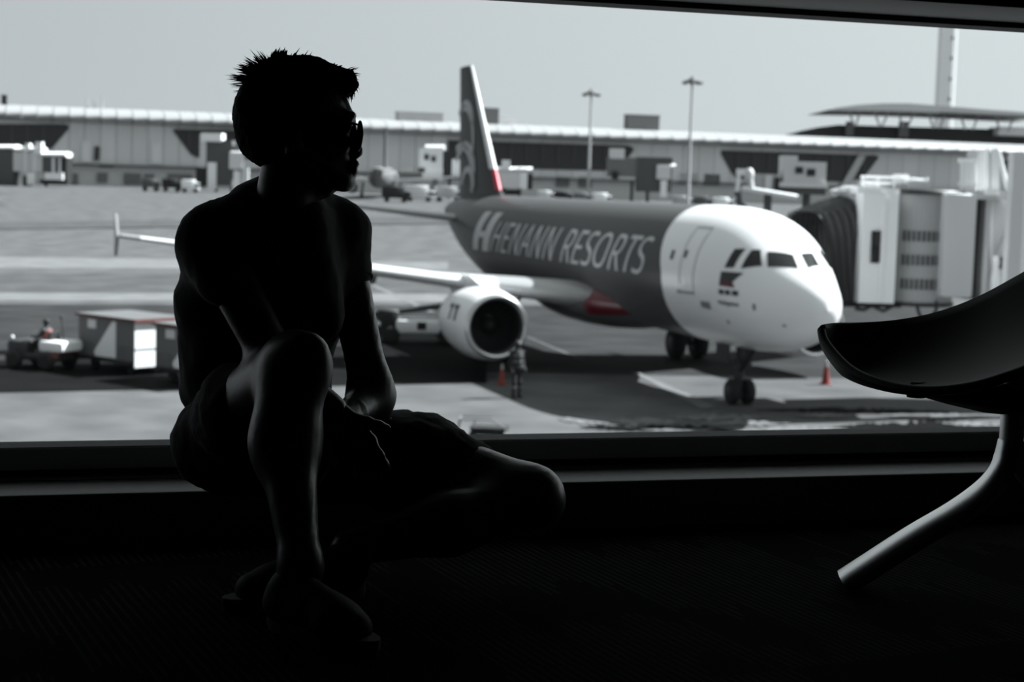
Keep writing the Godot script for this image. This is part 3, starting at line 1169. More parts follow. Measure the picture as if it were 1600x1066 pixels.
# wrist, direction of the palm, the way the palm faces; thumb on the given side
func hand(list: Array, wrist: Vector3, along: Vector3, facing: Vector3, thumb: Vector3, bend: float) -> void:
	var d := along.normalized()
	var w := (thumb - d * thumb.dot(d)).normalized()
	var knuckle := wrist + d * 0.09
	for k in 4:
		list.append(cap(wrist + w * (0.016 - 0.011 * k) + d * 0.015, knuckle + w * (0.032 - 0.021 * k) - d * 0.004 * k, 0.014, 0.0115))
		finger(list, knuckle + w * (0.032 - 0.021 * k) - d * 0.004 * k, d + facing * 0.15, facing, [0.072, 0.08, 0.075, 0.058][k], [0.0092, 0.0095, 0.0092, 0.0082][k], bend)
	finger(list, wrist + d * 0.03 + w * 0.022, d + w * 0.9, facing, 0.075, 0.0108, bend * 0.5)

func build_person() -> void:
	var seat := wall_point(-0.5, 0.03, 0.11)
	var root := thing("person", seat, "person in dark t-shirt and shorts sitting on window ledge wearing sunglasses", "person")
	var o := seat
	# ---- skin: limbs, neck, head, hands
	var b := []
	var P := func(x: float, y: float, d: float) -> Vector3: return at(x, y, d) - o
	# right leg, knee drawn up
	b.append(cap(P.call(375, 650, 3.26), P.call(462, 573, 3.0), 0.085, 0.062))
	b.append(cap(P.call(462, 573, 3.0), P.call(447, 690, 2.985), 0.06, 0.057))
	b.append(egg(P.call(444, 690, 3.0), Vector3(0.058, 0.1, 0.064)))
	b.append(cap(P.call(447, 690, 2.985), P.call(470, 885, 2.87), 0.055, 0.034))
	b.append(egg(P.call(478, 548, 2.95), Vector3(0.038, 0.032, 0.03)))
	b.append(cap(P.call(470, 885, 2.87), P.call(462, 935, 2.86), 0.034, 0.036))
	# left leg folded flat across
	b.append(cap(P.call(640, 722, 3.37), P.call(828, 779, 3.3), 0.084, 0.066))
	b.append(cap(P.call(828, 781, 3.3), P.call(700, 818, 3.2), 0.064, 0.06))
	b.append(cap(P.call(700, 818, 3.2), P.call(545, 856, 3.12), 0.06, 0.036))
	# arms
	b.append(cap(P.call(340, 395, 3.13), P.call(440, 585, 3.12), 0.05, 0.041))
	b.append(cap(P.call(440, 585, 3.12), P.call(520, 640, 3.1), 0.041, 0.029))
	b.append(cap(P.call(545, 430, 3.37), P.call(579, 615, 3.31), 0.041, 0.041))
	b.append(egg(P.call(583, 612, 3.3), Vector3(0.032, 0.055, 0.034)))
	b.append(cap(P.call(579, 622, 3.31), P.call(538, 655, 3.16), 0.042, 0.029))
	# neck and shoulders below the shirt
	b.append(cap(P.call(456, 245, 3.22), P.call(446, 330, 3.27), 0.052, 0.062))
	b.append(cap(P.call(437, 330, 3.27), P.call(340, 375, 3.16), 0.055, 0.045))
	b.append(cap(P.call(437, 330, 3.27), P.call(532, 372, 3.37), 0.055, 0.045))
	b.append(egg(P.call(425, 470, 3.32), Vector3(0.12, 0.2, 0.1)))
	b.append(egg(P.call(408, 650, 3.42), Vector3(0.13, 0.13, 0.11)))
	b.append(cap(P.call(408, 680, 3.42), P.call(375, 650, 3.26), 0.1, 0.085))
	b.append(cap(P.call(430, 690, 3.42), P.call(640, 722, 3.37), 0.1, 0.084))
	var mesh := body_mesh(b, 0.0105, 0.035)
	# head
	var look := (right_axis * 0.966 + ahead * 0.26 - Vector3(0, 0.04, 0)).normalized()
	var tall := (up_axis - look * up_axis.dot(look)).normalized()
	var lat := look.cross(tall)
	var hb := Basis(look, tall, lat)
	var centre: Vector3 = P.call(462, 190, 3.2)
	var H := func(x: float, y: float, s: float) -> Vector3: return centre + look * ((x - 462) / 788.0 / 0.966) - tall * ((y - 190) / 788.0) + lat * s
	var h := []
	h.append(egg(H.call(458, 186, 0.0), Vector3(0.103, 0.096, 0.074), hb))
	h.append(egg(H.call(510, 207, 0.0), Vector3(0.045, 0.085, 0.054), hb))
	h.append(cap(H.call(520, 235, 0.0), H.call(540, 276, 0.0), 0.036, 0.02))
	for s in [-1.0, 1.0]:
		h.append(cap(H.call(455, 235, 0.056 * s), H.call(534, 278, 0.016 * s), 0.022, 0.019))
		h.append(egg(H.call(526, 224, 0.036 * s), Vector3(0.022, 0.022, 0.02), hb))
		h.append(egg(H.call(541, 177, 0.022 * s), Vector3(0.0135, 0.0095, 0.024), hb))
		h.append(egg(H.call(535, 192, 0.031 * s), Vector3(0.012, 0.011, 0.013), hb))
		# ears
		h.append(egg(H.call(450, 208, 0.077 * s), Vector3(0.018, 0.031, 0.007), hb * Basis(Vector3.UP, -0.35 * s)))
		h.append(egg(H.call(453, 222, 0.075 * s), Vector3(0.011, 0.014, 0.007), hb))
		# nostrils
		h.append(egg(H.call(556, 235, 0.011 * s), Vector3(0.009, 0.007, 0.007), hb))
	h.append(cap(H.call(529, 150, 0.0), H.call(538, 172, 0.0), 0.014, 0.013))
	h.append(cap(H.call(547, 186, 0.0), H.call(559, 229, 0.0), 0.008, 0.0095))
	h.append(egg(H.call(554, 250, 0.0), Vector3(0.0095, 0.0065, 0.022), hb))
	h.append(egg(H.call(553, 263, 0.0), Vector3(0.0095, 0.007, 0.019), hb))
	h.append(egg(H.call(541, 281, 0.0), Vector3(0.0165, 0.0145, 0.018), hb))
	h.append(cap(H.call(505, 285, 0.0), H.call(470, 290, 0.0), 0.03, 0.045))
	h.append(cap(H.call(456, 245, 0.0), H.call(450, 300, 0.0), 0.053, 0.055))
	var hm := body_mesh(h, 0.0045, 0.011)
	mesh.add_surface_from_arrays(Mesh.PRIMITIVE_TRIANGLES, hm.surface_get_arrays(0))
	# hands, loosely folded between the knees
	var hd := []
	var wr: Vector3 = P.call(520, 640, 3.1)
	var wl: Vector3 = P.call(538, 655, 3.16)
	hd.append(cap(P.call(500, 627, 3.105), wr, 0.031, 0.024))
	hd.append(cap(P.call(552, 645, 3.2), wl, 0.031, 0.024))
	hand(hd, wr, Vector3(0.5, -0.75, 0.15), Vector3(-0.1, -0.2, -1).normalized(), Vector3(1, 0.4, 0), 0.5)
	hand(hd, wl, Vector3(-0.55, -0.75, 0.25), Vector3(0.3, 0.0, 1).normalized(), Vector3(-0.6, 0.6, 0), 0.45)
	var hdm := body_mesh(hd, 0.0042, 0.008)
	mesh.add_surface_from_arrays(Mesh.PRIMITIVE_TRIANGLES, hdm.surface_get_arrays(0))
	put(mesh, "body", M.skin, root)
	# ---- hair
	var hr := []
	hr.append(egg(H.call(449, 172, 0.0), Vector3(0.1, 0.1, 0.084), hb))
	hr.append(egg(H.call(428, 195, 0.0), Vector3(0.074, 0.088, 0.08), hb))
	hr.append(cap(H.call(416, 222, 0.0), H.call(436, 244, 0.0), 0.045, 0.032))
	hr.append(cap(H.call(436, 128, 0.0), H.call(478, 120, 0.0), 0.044, 0.04))
	hr.append(cap(H.call(478, 122, 0.0), H.call(505, 122, 0.0), 0.038, 0.033))
	for s in [-0.03, 0.0, 0.03]:
		hr.append(cap(H.call(495, 124, s), H.call(533, 124, s * 1.1), 0.034, 0.0165))
		hr.append(cap(H.call(532, 121, s), H.call(540, 132, s), 0.016, 0.012))
	for s in [-1.0, 1.0]:
		hr.append(cap(H.call(470, 175, 0.07 * s), H.call(474, 225, 0.072 * s), 0.014, 0.007))
		hr.append(egg(H.call(440, 175, 0.045 * s), Vector3(0.085, 0.07, 0.042), hb))
	var fuzz := FastNoiseLite.new()
	fuzz.seed = 3
	fuzz.frequency = 55.0
	var hair_mesh := body_mesh(hr, 0.005, 0.02, fuzz, 0.004)
	var st := S(true)
	var r := RandomNumberGenerator.new()
	r.seed = 11
	for k in 560:
		var tx: float
		var a: float
		var ln: float
		if k < 260:
			# cowlick at the crown, fanned backwards and up
			tx = r.randf()
			a = lerpf(3.1, 2.0, tx) + r.randf_range(-0.15, 0.15)
			ln = r.randf_range(0.02, 0.05) * lerpf(1.0, 0.72, tx)
			var p0: Vector3 = H.call(lerpf(394, 418, tx) + r.randf_range(-9, 9), lerpf(138, 108, tx) + r.randf_range(-9, 9), r.randf_range(-0.035, 0.035))
			strand(st, p0, look * cos(a) + tall * sin(a) + lat * r.randf_range(-0.25, 0.25), tall * -0.35 - look * 0.15, ln, r.randf_range(0.0008, 0.0022))
		elif k < 430:
			# top, swept up and forward
			tx = r.randf()
			a = lerpf(1.5, 0.5, tx) + r.randf_range(-0.25, 0.25)
			ln = r.randf_range(0.01, 0.022) * (1.0 if tx < 0.5 else 0.5)
			var p0: Vector3 = H.call(lerpf(420, 526, tx), lerpf(92, 104, tx) + r.randf_range(-2, 8), r.randf_range(-0.045, 0.045))
			strand(st, p0, look * cos(a) + tall * sin(a) + lat * r.randf_range(-0.3, 0.3), look * 0.2, ln, r.randf_range(0.0015, 0.0035))
		else:
			# the quiff and its curl over the brow
			tx = r.randf()
			a = lerpf(0.7, -1.3, tx)
			ln = r.randf_range(0.012, 0.03)
			var p0: Vector3 = H.call(lerpf(531, 539, tx) + r.randf_range(-5, 3), lerpf(112, 134, tx), r.randf_range(-0.04, 0.04))
			strand(st, p0, look * cos(a) + tall * sin(a), -tall * 0.9 - look * 0.5, ln, r.randf_range(0.001, 0.0024))
	var hair := put(hair_mesh, "hair", M.hair, root)
	put(st, "hair_strands", M.hair, hair).set_meta("kind", "stuff")
	# ---- sunglasses
	st = S()
	tube(st, [H.call(555, 200, -0.012), H.call(559, 197, 0.0), H.call(555, 200, 0.012)], 0.0018, 8)
	var glasses := put(st, "sunglasses", M.frame_black, root)
	for s in [-1.0, 1.0]:
		st = S()
		tube(st, [H.call(450, 196, 0.083 * s), H.call(500, 195, 0.08 * s), H.call(540, 194, 0.072 * s), H.call(554, 196, 0.064 * s)], 0.0022, 8)
		put(st, "temple", M.frame_black, glasses)
	for s in [-1.0, 1.0]:
		st = S()
		var rim := []
		var lensr := PackedVector3Array()
		for j in 25:
			var a := TAU * j / 24
			var ca := cos(a)
			var sa := sin(a)
			var q: Vector3 = H.call(556 - 1.6 * absf(sa) + 0.5 * (0.5 + 0.5 * ca), 208 - 22.0 * sa * (1.0 if sa > 0 else 1.1), (0.037 + 0.027 * ca) * s)
			rim.append(q)
			if j < 24:
				lensr.append(q)
		tube(st, rim, 0.0017, 6, false)
		var fr := put(st, "rim", M.frame_black, glasses)
		st = S(true)
		var mid := Vector3.ZERO
		for q in lensr:
			mid += q / 24.0
		mid += look * 0.004
		for j in 24:
			tri(st, mid, lensr[j], lensr[(j + 1) % 24])
		put(st, "lens", M.lens, fr)
	# ---- t-shirt
	var cloth := FastNoiseLite.new()
	cloth.seed = 21
	cloth.frequency = 9.0
	cloth.fractal_octaves = 3
	var face := (right_axis * 0.5 - ahead * 0.86).normalized()
	var tb := Basis(face.cross(Vector3.UP).normalized() * -1.0, Vector3.UP, face)
	var t := []
	t.append(egg(P.call(428, 430, 3.3), Vector3(0.165, 0.2, 0.122), tb))
	t.append(egg(P.call(404, 530, 3.36), Vector3(0.158, 0.16, 0.132), tb))
	t.append(egg(P.call(404, 610, 3.41), Vector3(0.152, 0.1, 0.14), tb))
	t.append(cap(P.call(300, 590, 3.4), P.call(312, 612, 3.38), 0.02, 0.014))
	t.append(cap(P.call(432, 335, 3.27), P.call(345, 357, 3.17), 0.058, 0.052))
	t.append(cap(P.call(440, 335, 3.29), P.call(525, 360, 3.36), 0.06, 0.056))
	t.append(cap(P.call(330, 370, 3.14), P.call(352, 435, 3.125), 0.061, 0.058))
	t.append(cap(P.call(325, 390, 3.16), P.call(323, 470, 3.25), 0.053, 0.048))
	t.append(cap(P.call(323, 470, 3.25), P.call(330, 590, 3.36), 0.048, 0.046))
	t.append(cap(P.call(531, 366, 3.37), P.call(545, 430, 3.37), 0.06, 0.049))
	t.append(cap(P.call(470, 360, 3.22), P.call(500, 500, 3.24), 0.06, 0.045))
	var shirt := put(body_mesh(t, 0.011, 0.045, cloth, 0.008), "t_shirt", M.shirt, root)
	st = S()
	var hem := []
	for j in 25:
		var a := TAU * j / 24
		hem.append(P.call(437, 312, 3.265) + tb * Vector3(0.066 * cos(a), -0.018 * sin(a) + 0.01 * cos(2 * a), 0.07 * sin(a)))
	tube(st, hem, 0.005, 6, false)
	put(st, "collar", M.shirt, shirt)
	for e in [[P.call(360, 441, 3.12), P.call(440, 585, 3.12), 0.053], [P.call(546, 437, 3.37), P.call(579, 615, 3.31), 0.046]]:
		var d: Vector3 = (e[1] - e[0]).normalized()
		var sd := d.cross(Vector3.UP).normalized()
		var ring := []
		for j in 21:
			var a := TAU * j / 20
			ring.append(e[0] + (sd * cos(a) + d.cross(sd) * sin(a)) * e[2])
		st = S()
		tube(st, ring, 0.005, 6, false)
		put(st, "sleeve_hem", M.shirt, shirt)
	# ---- shorts
	cloth = FastNoiseLite.new()
	cloth.seed = 33
	cloth.frequency = 11.0
	var sh := []
	sh.append(egg(P.call(405, 690, 3.44), Vector3(0.165, 0.115, 0.14), tb))
	sh.append(egg(P.call(325, 690, 3.4), Vector3(0.065, 0.075, 0.08)))
	sh.append(cap(P.call(300, 688, 3.36), P.call(318, 735, 3.36), 0.028, 0.03))
	sh.append(cap(P.call(370, 690, 3.4), P.call(390, 637, 3.2), 0.1, 0.094))
	sh.append(cap(P.call(350, 660, 3.33), P.call(370, 650, 3.2), 0.075, 0.07))
	sh.append(cap(P.call(470, 705, 3.42), P.call(655, 724, 3.37), 0.108, 0.1))
	sh.append(cap(P.call(655, 724, 3.37), P.call(712, 742, 3.35), 0.1, 0.086))
	put(body_mesh(sh, 0.011, 0.04, cloth, 0.012), "shorts", M.shorts, root)
	# ---- shoes
	var heel := on_level(441, 985, FLOOR) - o
	var toe := on_level(566, 1018, FLOOR) - o
	shoe(root, heel, toe, P.call(464, 915, 2.86), Vector3.UP)
	var heel2: Vector3 = P.call(545, 868, 3.1)
	heel2.y = FLOOR + 0.045 - o.y
	var toe2 := heel2 + Vector3(-0.19, 0.0, 0.1)
	shoe(root, heel2 - Vector3(0, 0.045, 0), toe2 - Vector3(0, 0.045, 0), P.call(552, 853, 3.13), Vector3.UP)

func strand(st: SurfaceTool, p: Vector3, dir: Vector3, bend: Vector3, length: float, r: float) -> void:
	var d := dir.normalized()
	var pts := [p - d * 0.01]
	var rad := [r]
	var q := p
	for k in 3:
		q += d * length / 3.0
		d = (d + bend * 0.3).normalized()
		pts.append(q)
		rad.append(r * [0.8, 0.5, 0.08][k])
	tube(st, pts, rad, 4, false)

func shoe(root: Node3D, heel: Vector3, toe: Vector3, ankle: Vector3, up: Vector3) -> void:
	var l := []
	var d := (toe - heel).normalized()
	var s := d.cross(up).normalized()
	l.append(cap(heel + up * 0.05, heel.lerp(toe, 0.35) + up * 0.052, 0.036, 0.036))
	l.append(cap(heel.lerp(toe, 0.35) + up * 0.05, heel.lerp(toe, 0.72) + up * 0.044, 0.037, 0.036))
	for k in [-1.0, 1.0]:
		l.append(cap(heel.lerp(toe, 0.68) + up * 0.042 + s * 0.014 * k, toe - d * 0.02 + up * 0.036 + s * 0.008 * k, 0.033, 0.026))
	l.append(cap(heel + d * 0.02 + up * 0.06, ankle.lerp(heel + up * 0.06, 0.35), 0.037, 0.042))
	l.append(cap(heel.lerp(toe, 0.3) + up * 0.075, heel.lerp(toe, 0.55) + up * 0.06, 0.03, 0.03))
	var sh := put(body_mesh(l, 0.006, 0.02), "shoe", M.shoe, root)
	var st := S()
	var ring0 := PackedVector3Array()
	var ring1 := PackedVector3Array()
	var ring2 := PackedVector3Array()
	for j in 32:
		var a := TAU * j / 32
		var c := cos(a)
		var w := lerpf(0.036, 0.046, smoothstep(-0.6, 0.5, c)) * sin(a)
		var along := (heel + toe) / 2 + d * c * (heel.distance_to(toe) / 2 + 0.036)
		ring0.append(along + s * w * 0.92 - d * c * 0.004)
		ring1.append(along + s * w + up * 0.012)
		ring2.append(along + s * w * 0.97 + up * (0.026 + 0.008 * maxf(-c, 0.0)))
	loft(st, [ring0, ring1, ring2], true)
	put(st, "sole", M.sole, sh)
	st = S()
	for k in 5:
		var p := heel.lerp(toe, 0.38 + 0.075 * k) + up * (0.094 - 0.005 * k)
		tube(st, [p - s * 0.024 - up * 0.012, p + d * 0.004, p + s * 0.024 - up * 0.012], 0.003, 5)
	put(st, "laces", M.laces, sh).set_meta("kind", "stuff")

# ------------------------------------------------------------------ things placed piece by piece at a distance
# each piece: [name, material, x0, y0, x1, y1, nearer by, thickness]
func assemble(called: String, label: String, category: String, depth: float, foot: Vector2, pieces: Array, group := "", turn := 0.0) -> Node3D:
	var base := at(foot.x, foot.y, depth)
	var root := thing(called, base, label, category, group)
	for p in pieces:
		var st := S()
		var d: float = depth - p[6]
		if "roof" in p[0]:
			# rounded roof shells
			var ym: float = (p[3] + p[5]) / 2.0
			var rr := []
			for x in [p[2], p[4]]:
				var c0 := at(x, ym, d)
				var ring := PackedVector3Array()
				for q in 16:
					var ang := TAU * q / 16
					ring.append(c0 + Vector3(0, cos(ang) * (p[5] - p[3]) / 2.0 * d / FOCAL, -p[7] / 2.0 + sin(ang) * p[7] / 2.0))
				rr.append(ring)
			loft(st, rr, true)
		else:
			block(st, p[2], p[3], p[4], p[5], d, p[7], turn)
		var o := put(st, p[0], p[1], root)
		o.position = -base
	# legs down to the pavement
	for s in [-12.0, 12.0]:
		var q := at(foot.x + s * 300.0 / depth, foot.y - 26.0, depth + 1.0)
		var leg := S()
		tube(leg, [Vector3(q.x, terrain(-q.z), q.z), q], 0.3, 8)
		var o := put(leg, "support_leg", M.bridge_dark, root)
		o.position = -base
	return root

func add_part(root: Node3D, st: SurfaceTool, called: String, m: Material, parent: Node3D = null) -> MeshInstance3D:
	var o := put(st, called, m, root if parent == null else parent)
	if parent == null:
		o.position = -root.position
	return o

func build_jet_bridge() -> void:
	var D := 47.6
	var base := at(1605, 474, D) * Vector3(1, 0, 1)
	var root := thing("jet_bridge", base, "passenger boarding bridge with dark pleated canopy docked behind the airliner nose", "jet bridge")
	# pleated canopy between fuselage and cab
	var axis := Vector3(0.93, 0, -0.36).normalized()
	var side := Vector3(0.36, 0, 0.93).normalized()
	var a := Vector3(8.9, 0, -48.4)
	var length := 2.1
	var n := 22
	var rings := []
	for i in n + 1:
		var t := float(i) / n
		var pleat := 0.09 if i % 2 == 0 else -0.03
		var c := a + axis * length * t
		var half := lerpf(1.15, 1.75, t) + pleat
		var top := lerpf(5.75, 6.3, sin(t * PI / 2)) + pleat * 0.6
		var low := 3.15
		var ring := PackedVector3Array()
		var outline := [Vector2(1, 0), Vector2(1, 0.35), Vector2(1, 0.72), Vector2(0.9, 0.87), Vector2(0.7, 0.96), Vector2(0.35, 1), Vector2(-0.35, 1), Vector2(-0.7, 0.96), Vector2(-0.9, 0.87), Vector2(-1, 0.72), Vector2(-1, 0.35), Vector2(-1, 0)]
		for q in outline:
			# the pleats fan out over the top
			var lean: float = (1.0 - t) * (q.y - 0.3) * -0.55
			ring.append(c + axis * lean + side * half * q.x + Vector3(0, lerpf(low, top, q.y), 0))
		rings.append(ring)
	var st := S()
	loft(st, rings, false, false, false)
	add_part(root, st, "canopy", M.canopy)
	st = S()
	loft(st, [rings[n - 1], rings[n]], false, false, false)
	box(st, a + axis * 1.1 + Vector3(0, 3.1, 0), Vector3(2.6, 0.16, 2.6), Basis(axis, Vector3.UP, side))
	add_part(root, st, "canopy_floor", M.dark_metal)
	# pale hood over the canopy's outer end
	st = S()
	prism(st, PackedVector3Array([at(1322, 298, D), at(1348, 290, D), at(1348, 316, D), at(1336, 316, D)]), Vector3(0, 0, -2.6))
	add_part(root, st, "canopy_hood", M.bridge_grey)
	# cab, its window, roof lip
	st = S()
	block(st, 1345, 303, 1401, 474, D - 0.9, 2.6)
	var cab := add_part(root, st, "cab", M.bridge_white)
	st = S()
	soft_box(st, at(1368, 386, D - 0.94), Vector3(0.27, 0.93, 0.06), 0.02)
	put(st, "cab_window", M.cockpit_glass, cab)
	st = S()
	block(st, 1376, 303, 1382, 474, D - 0.95, 0.05)
	put(st, "corner_post", M.bridge_white, cab)
	st = S()
	block(st, 1340, 294, 1406, 303, D - 1.0, 3.0)
	put(st, "roof_lip", M.bridge_white, cab)
	# round drum with three bands of vent slots
	st = S()
	var drum := at(1433, 470, D + 0.4)
	var ring_h := 3.15
	var rr := []
	for h in [0.0, ring_h]:
		var ring := PackedVector3Array()
		for j in 96:
			var ang := TAU * j / 96
			var r := 0.98 + (0.015 if j % 2 == 0 else -0.015)
			ring.append(drum + Vector3(sin(ang) * r, h, cos(ang) * r))
		rr.append(ring)
	loft(st, rr, true, false)
	var drum_o := add_part(root, st, "rotunda", M.bridge_grey)
	for h in [0.42, 1.12, 1.82]:
		for j in 11:
			var ang := -0.72 + 1.44 * j / 10.0
			st = S()
			box(st, drum + Vector3(sin(ang) * 1.0, h + 0.12, cos(ang) * 1.0), Vector3(0.075, 0.3, 0.04), Basis(Vector3.UP, ang))
			put(st, "vent_slot", M.bridge_dark, drum_o)
	st = S()
	lathe(st, drum + Vector3(0, ring_h, 0), Vector3.UP, [Vector2(1.12, 0), Vector2(1.12, 0.1), Vector2(0.9, 0.16)], 32)
	put(st, "drum_roof", M.dark_metal, drum_o)
	st = S()
	lathe(st, drum + Vector3(0, -0.12, 0), Vector3.UP, [Vector2(1.05, 0), Vector2(1.05, 0.12)], 32)
	put(st, "drum_floor", M.dark_metal, drum_o)
	# tall service cabinet, corrugated gap, tunnel
	st = S()
	var k := D / FOCAL
	soft_box(st, at(1488.5, 383, D - 0.6), Vector3(47 * k, 158 * k, 1.4), 0.06)
	var cabinet := add_part(root, st, "side_cabinet", M.bridge_panel)
	st = S()
	block(st, 1470, 302, 1508, 306, D - 0.7, 1.2)
	put(st, "cabinet_top", M.bridge_white, cabinet)
	for e in [[1512, 1518, M.slot], [1518, 1524, M.canopy], [1524, 1530, M.slot], [1530, 1537, M.bridge_dark], [1537, 1545, M.bridge_grey]]:
		st = S()
		block(st, e[0], 312, e[1], 468, D + 0.2 + (1537 - e[0]) * 0.01, 1.6)
		add_part(root, st, "gaiter_fold", e[2])
	st = S()
	block(st, 1545, 310, 1720, 470, D + 0.9, 2.8)
	var tunnel := add_part(root, st, "tunnel", M.bridge_pale)
	for e in [[1553, 317, 1576, 331], [1560, 402, 1577, 421], [1620, 340, 1650, 380], [1665, 340, 1695, 380]]:
		st = S()
		block(st, e[0], e[1], e[2], e[3], D + 0.86, 0.08)
		put(st, "tunnel_window", M.slot, tunnel)
	st = S()
	tube(st, [at(1548, 312, D + 0.8), at(1548, 466, D + 0.8)], 0.06, 8)
	put(st, "tunnel_rib", M.bridge_white, tunnel)
	st = S()
	tube(st, [at(1577, 350, D + 0.75), at(1556, 395, D + 0.75)], 0.03, 6)
	put(st, "brace", M.bridge_grey, tunnel)
	st = S()
	lathe(st, at(1553, 455, D + 0.5), Vector3.UP, [Vector2(0.14, 0), Vector2(0.17, 0.3), Vector2(0.1, 0.75), Vector2(0.12, 0.85), Vector2(0.1, 1.0), Vector2(0.03, 1.05)], 14)
	put(st, "hose_reel", M.bridge_white, tunnel)
	# thick upright at the end
	st = S()
	block(st, 1577, 238, 1597, 500, D - 1.2, 0.5)
	var post := add_part(root, st, "support_post", M.bridge_panel)
	st = S()
	block(st, 1597, 240, 1603, 500, D - 1.15, 0.55)
	put(st, "post_edge", M.bridge_white, post)
	# roof plant and rails
	st = S()
	block(st, 1418, 284, 1450, 306, D - 0.2, 1.0)
	add_part(root, st, "roof_unit", M.bridge_pale)
	st = S()
	for y in [278, 286]:
		tube(st, [at(1345, y - 2, D), at(1400, y, D), at(1450, y + 4, D)], 0.045, 6)
	for x in [1348, 1372, 1398, 1424, 1448]:
		tube(st, [at(x, 277, D), at(x, 300, D)], 0.04, 6)
	add_part(root, st, "roof_rail", M.bridge_white)
	st = S()
	block(st, 1345, 286, 1402, 297, D + 0.4, 0.5)
	add_part(root, st, "roof_duct", M.bridge_grey)
	st = S()
	block(st, 1402, 272, 1420, 284, D + 0.2, 0.6)
	add_part(root, st, "roof_lamp", M.bridge_white)
	for x in [1503, 1510, 1517, 1523]:
		st = S()
		tube(st, [at(x, 252, D), at(x, 300, D)], 0.05, 6)
		add_part(root, st, "ladder_rail", M.bridge_white)
	for y in [251, 288, 300]:
		st = S()
		block(st, 1500, y - 3, 1526, y + 3, D - 0.05, 0.25)
		add_part(root, st, "ladder_rung", M.bridge_white)
	st = S()
	block(st, 1527, 234, 1543, 300, D + 0.5, 1.2)
	add_part(root, st, "lift_housing", M.bridge_panel)
	for x in [1543, 1552, 1558]:
		st = S()
		tube(st, [at(x, 232, D), at(x, 300, D)], 0.06, 6)
		add_part(root, st, "lift_rail", M.bridge_white)
	st = S()
	tube(st, [at(1560, 236, D), at(1575, 296, D)], 0.06, 6)
	add_part(root, st, "brace", M.bridge_white)
	st = S()
	block(st, 1508, 298, 1580, 312, D - 0.3, 1.4)
	add_part(root, st, "lift_platform", M.bridge_grey)
	st = S()
	block(st, 1540, 296, 1562, 305, D - 0.5, 0.6)
	add_part(root, st, "platform_step", M.bridge_white)
	# undercarriage, loops of hose
	st = S()
	block(st, 1333, 474, 1408, 480, D - 0.2, 2.2)
	tube(st, [at(1336, 482, D - 0.5), at(1350, 484, D - 0.5), at(1362, 478, D - 0.5), at(1380, 486, D - 0.5), at(1395, 478, D - 0.5)], 0.06, 6)
	add_part(root, st, "underframe", M.dark_metal)
	for e in [[1433, 1445], [1462, 1450]]:
		st = S()
		tube(st, [at(e[0], 470, D - 0.5), at(e[0] + 1, 484, D - 0.5), at(lerpf(e[0], e[1], 0.4), 494, D - 0.5), at(e[1], 500, D - 0.5)], 0.05, 6)
		add_part(root, st, "hose", M.rubber)
	for x in [1585, 1625]:
		st = S()
		var leg_top := at(x, 474, D + 0.6)
		tube(st, [Vector3(leg_top.x, 0, leg_top.z), leg_top], 0.16, 12)
		add_part(root, st, "support_leg", M.bridge_dark)
	st = S()
	var bog := at(1605, 474, D + 0.6)
	box(st, Vector3(bog.x, 0.45, bog.z), Vector3(2.2, 0.3, 0.9))
	var bogie := add_part(root, st, "bogie", M.dark_metal)
	for s in [-0.8, 0.8]:
		wheel(bogie, Vector3(bog.x + s, 0.45, bog.z + 0.6), 0.45, 0.3)
	st = S()
	var pt := at(1590, 480, D - 1.0)
	tube(st, [Vector3(pt.x, 0, pt.z), Vector3(pt.x, pt.y, pt.z)], 0.25, 12)
	put(st, "post_foot", M.bridge_panel, post)

# ------------------------------------------------------------------ far terminal
const T0 := Vector3(-104.7, 0, -330)
const T1 := Vector3(126.9, 0, -400)

func far_at(px: float, py: float, off := 0.0) -> Vector3:
	var n := (T1 - T0).cross(Vector3.UP).normalized()
	if n.z < 0:
		n = -n
	var r := ray(px, py)
	return EYE + r * ((T0 + n * off - EYE).dot(n) / r.dot(n))

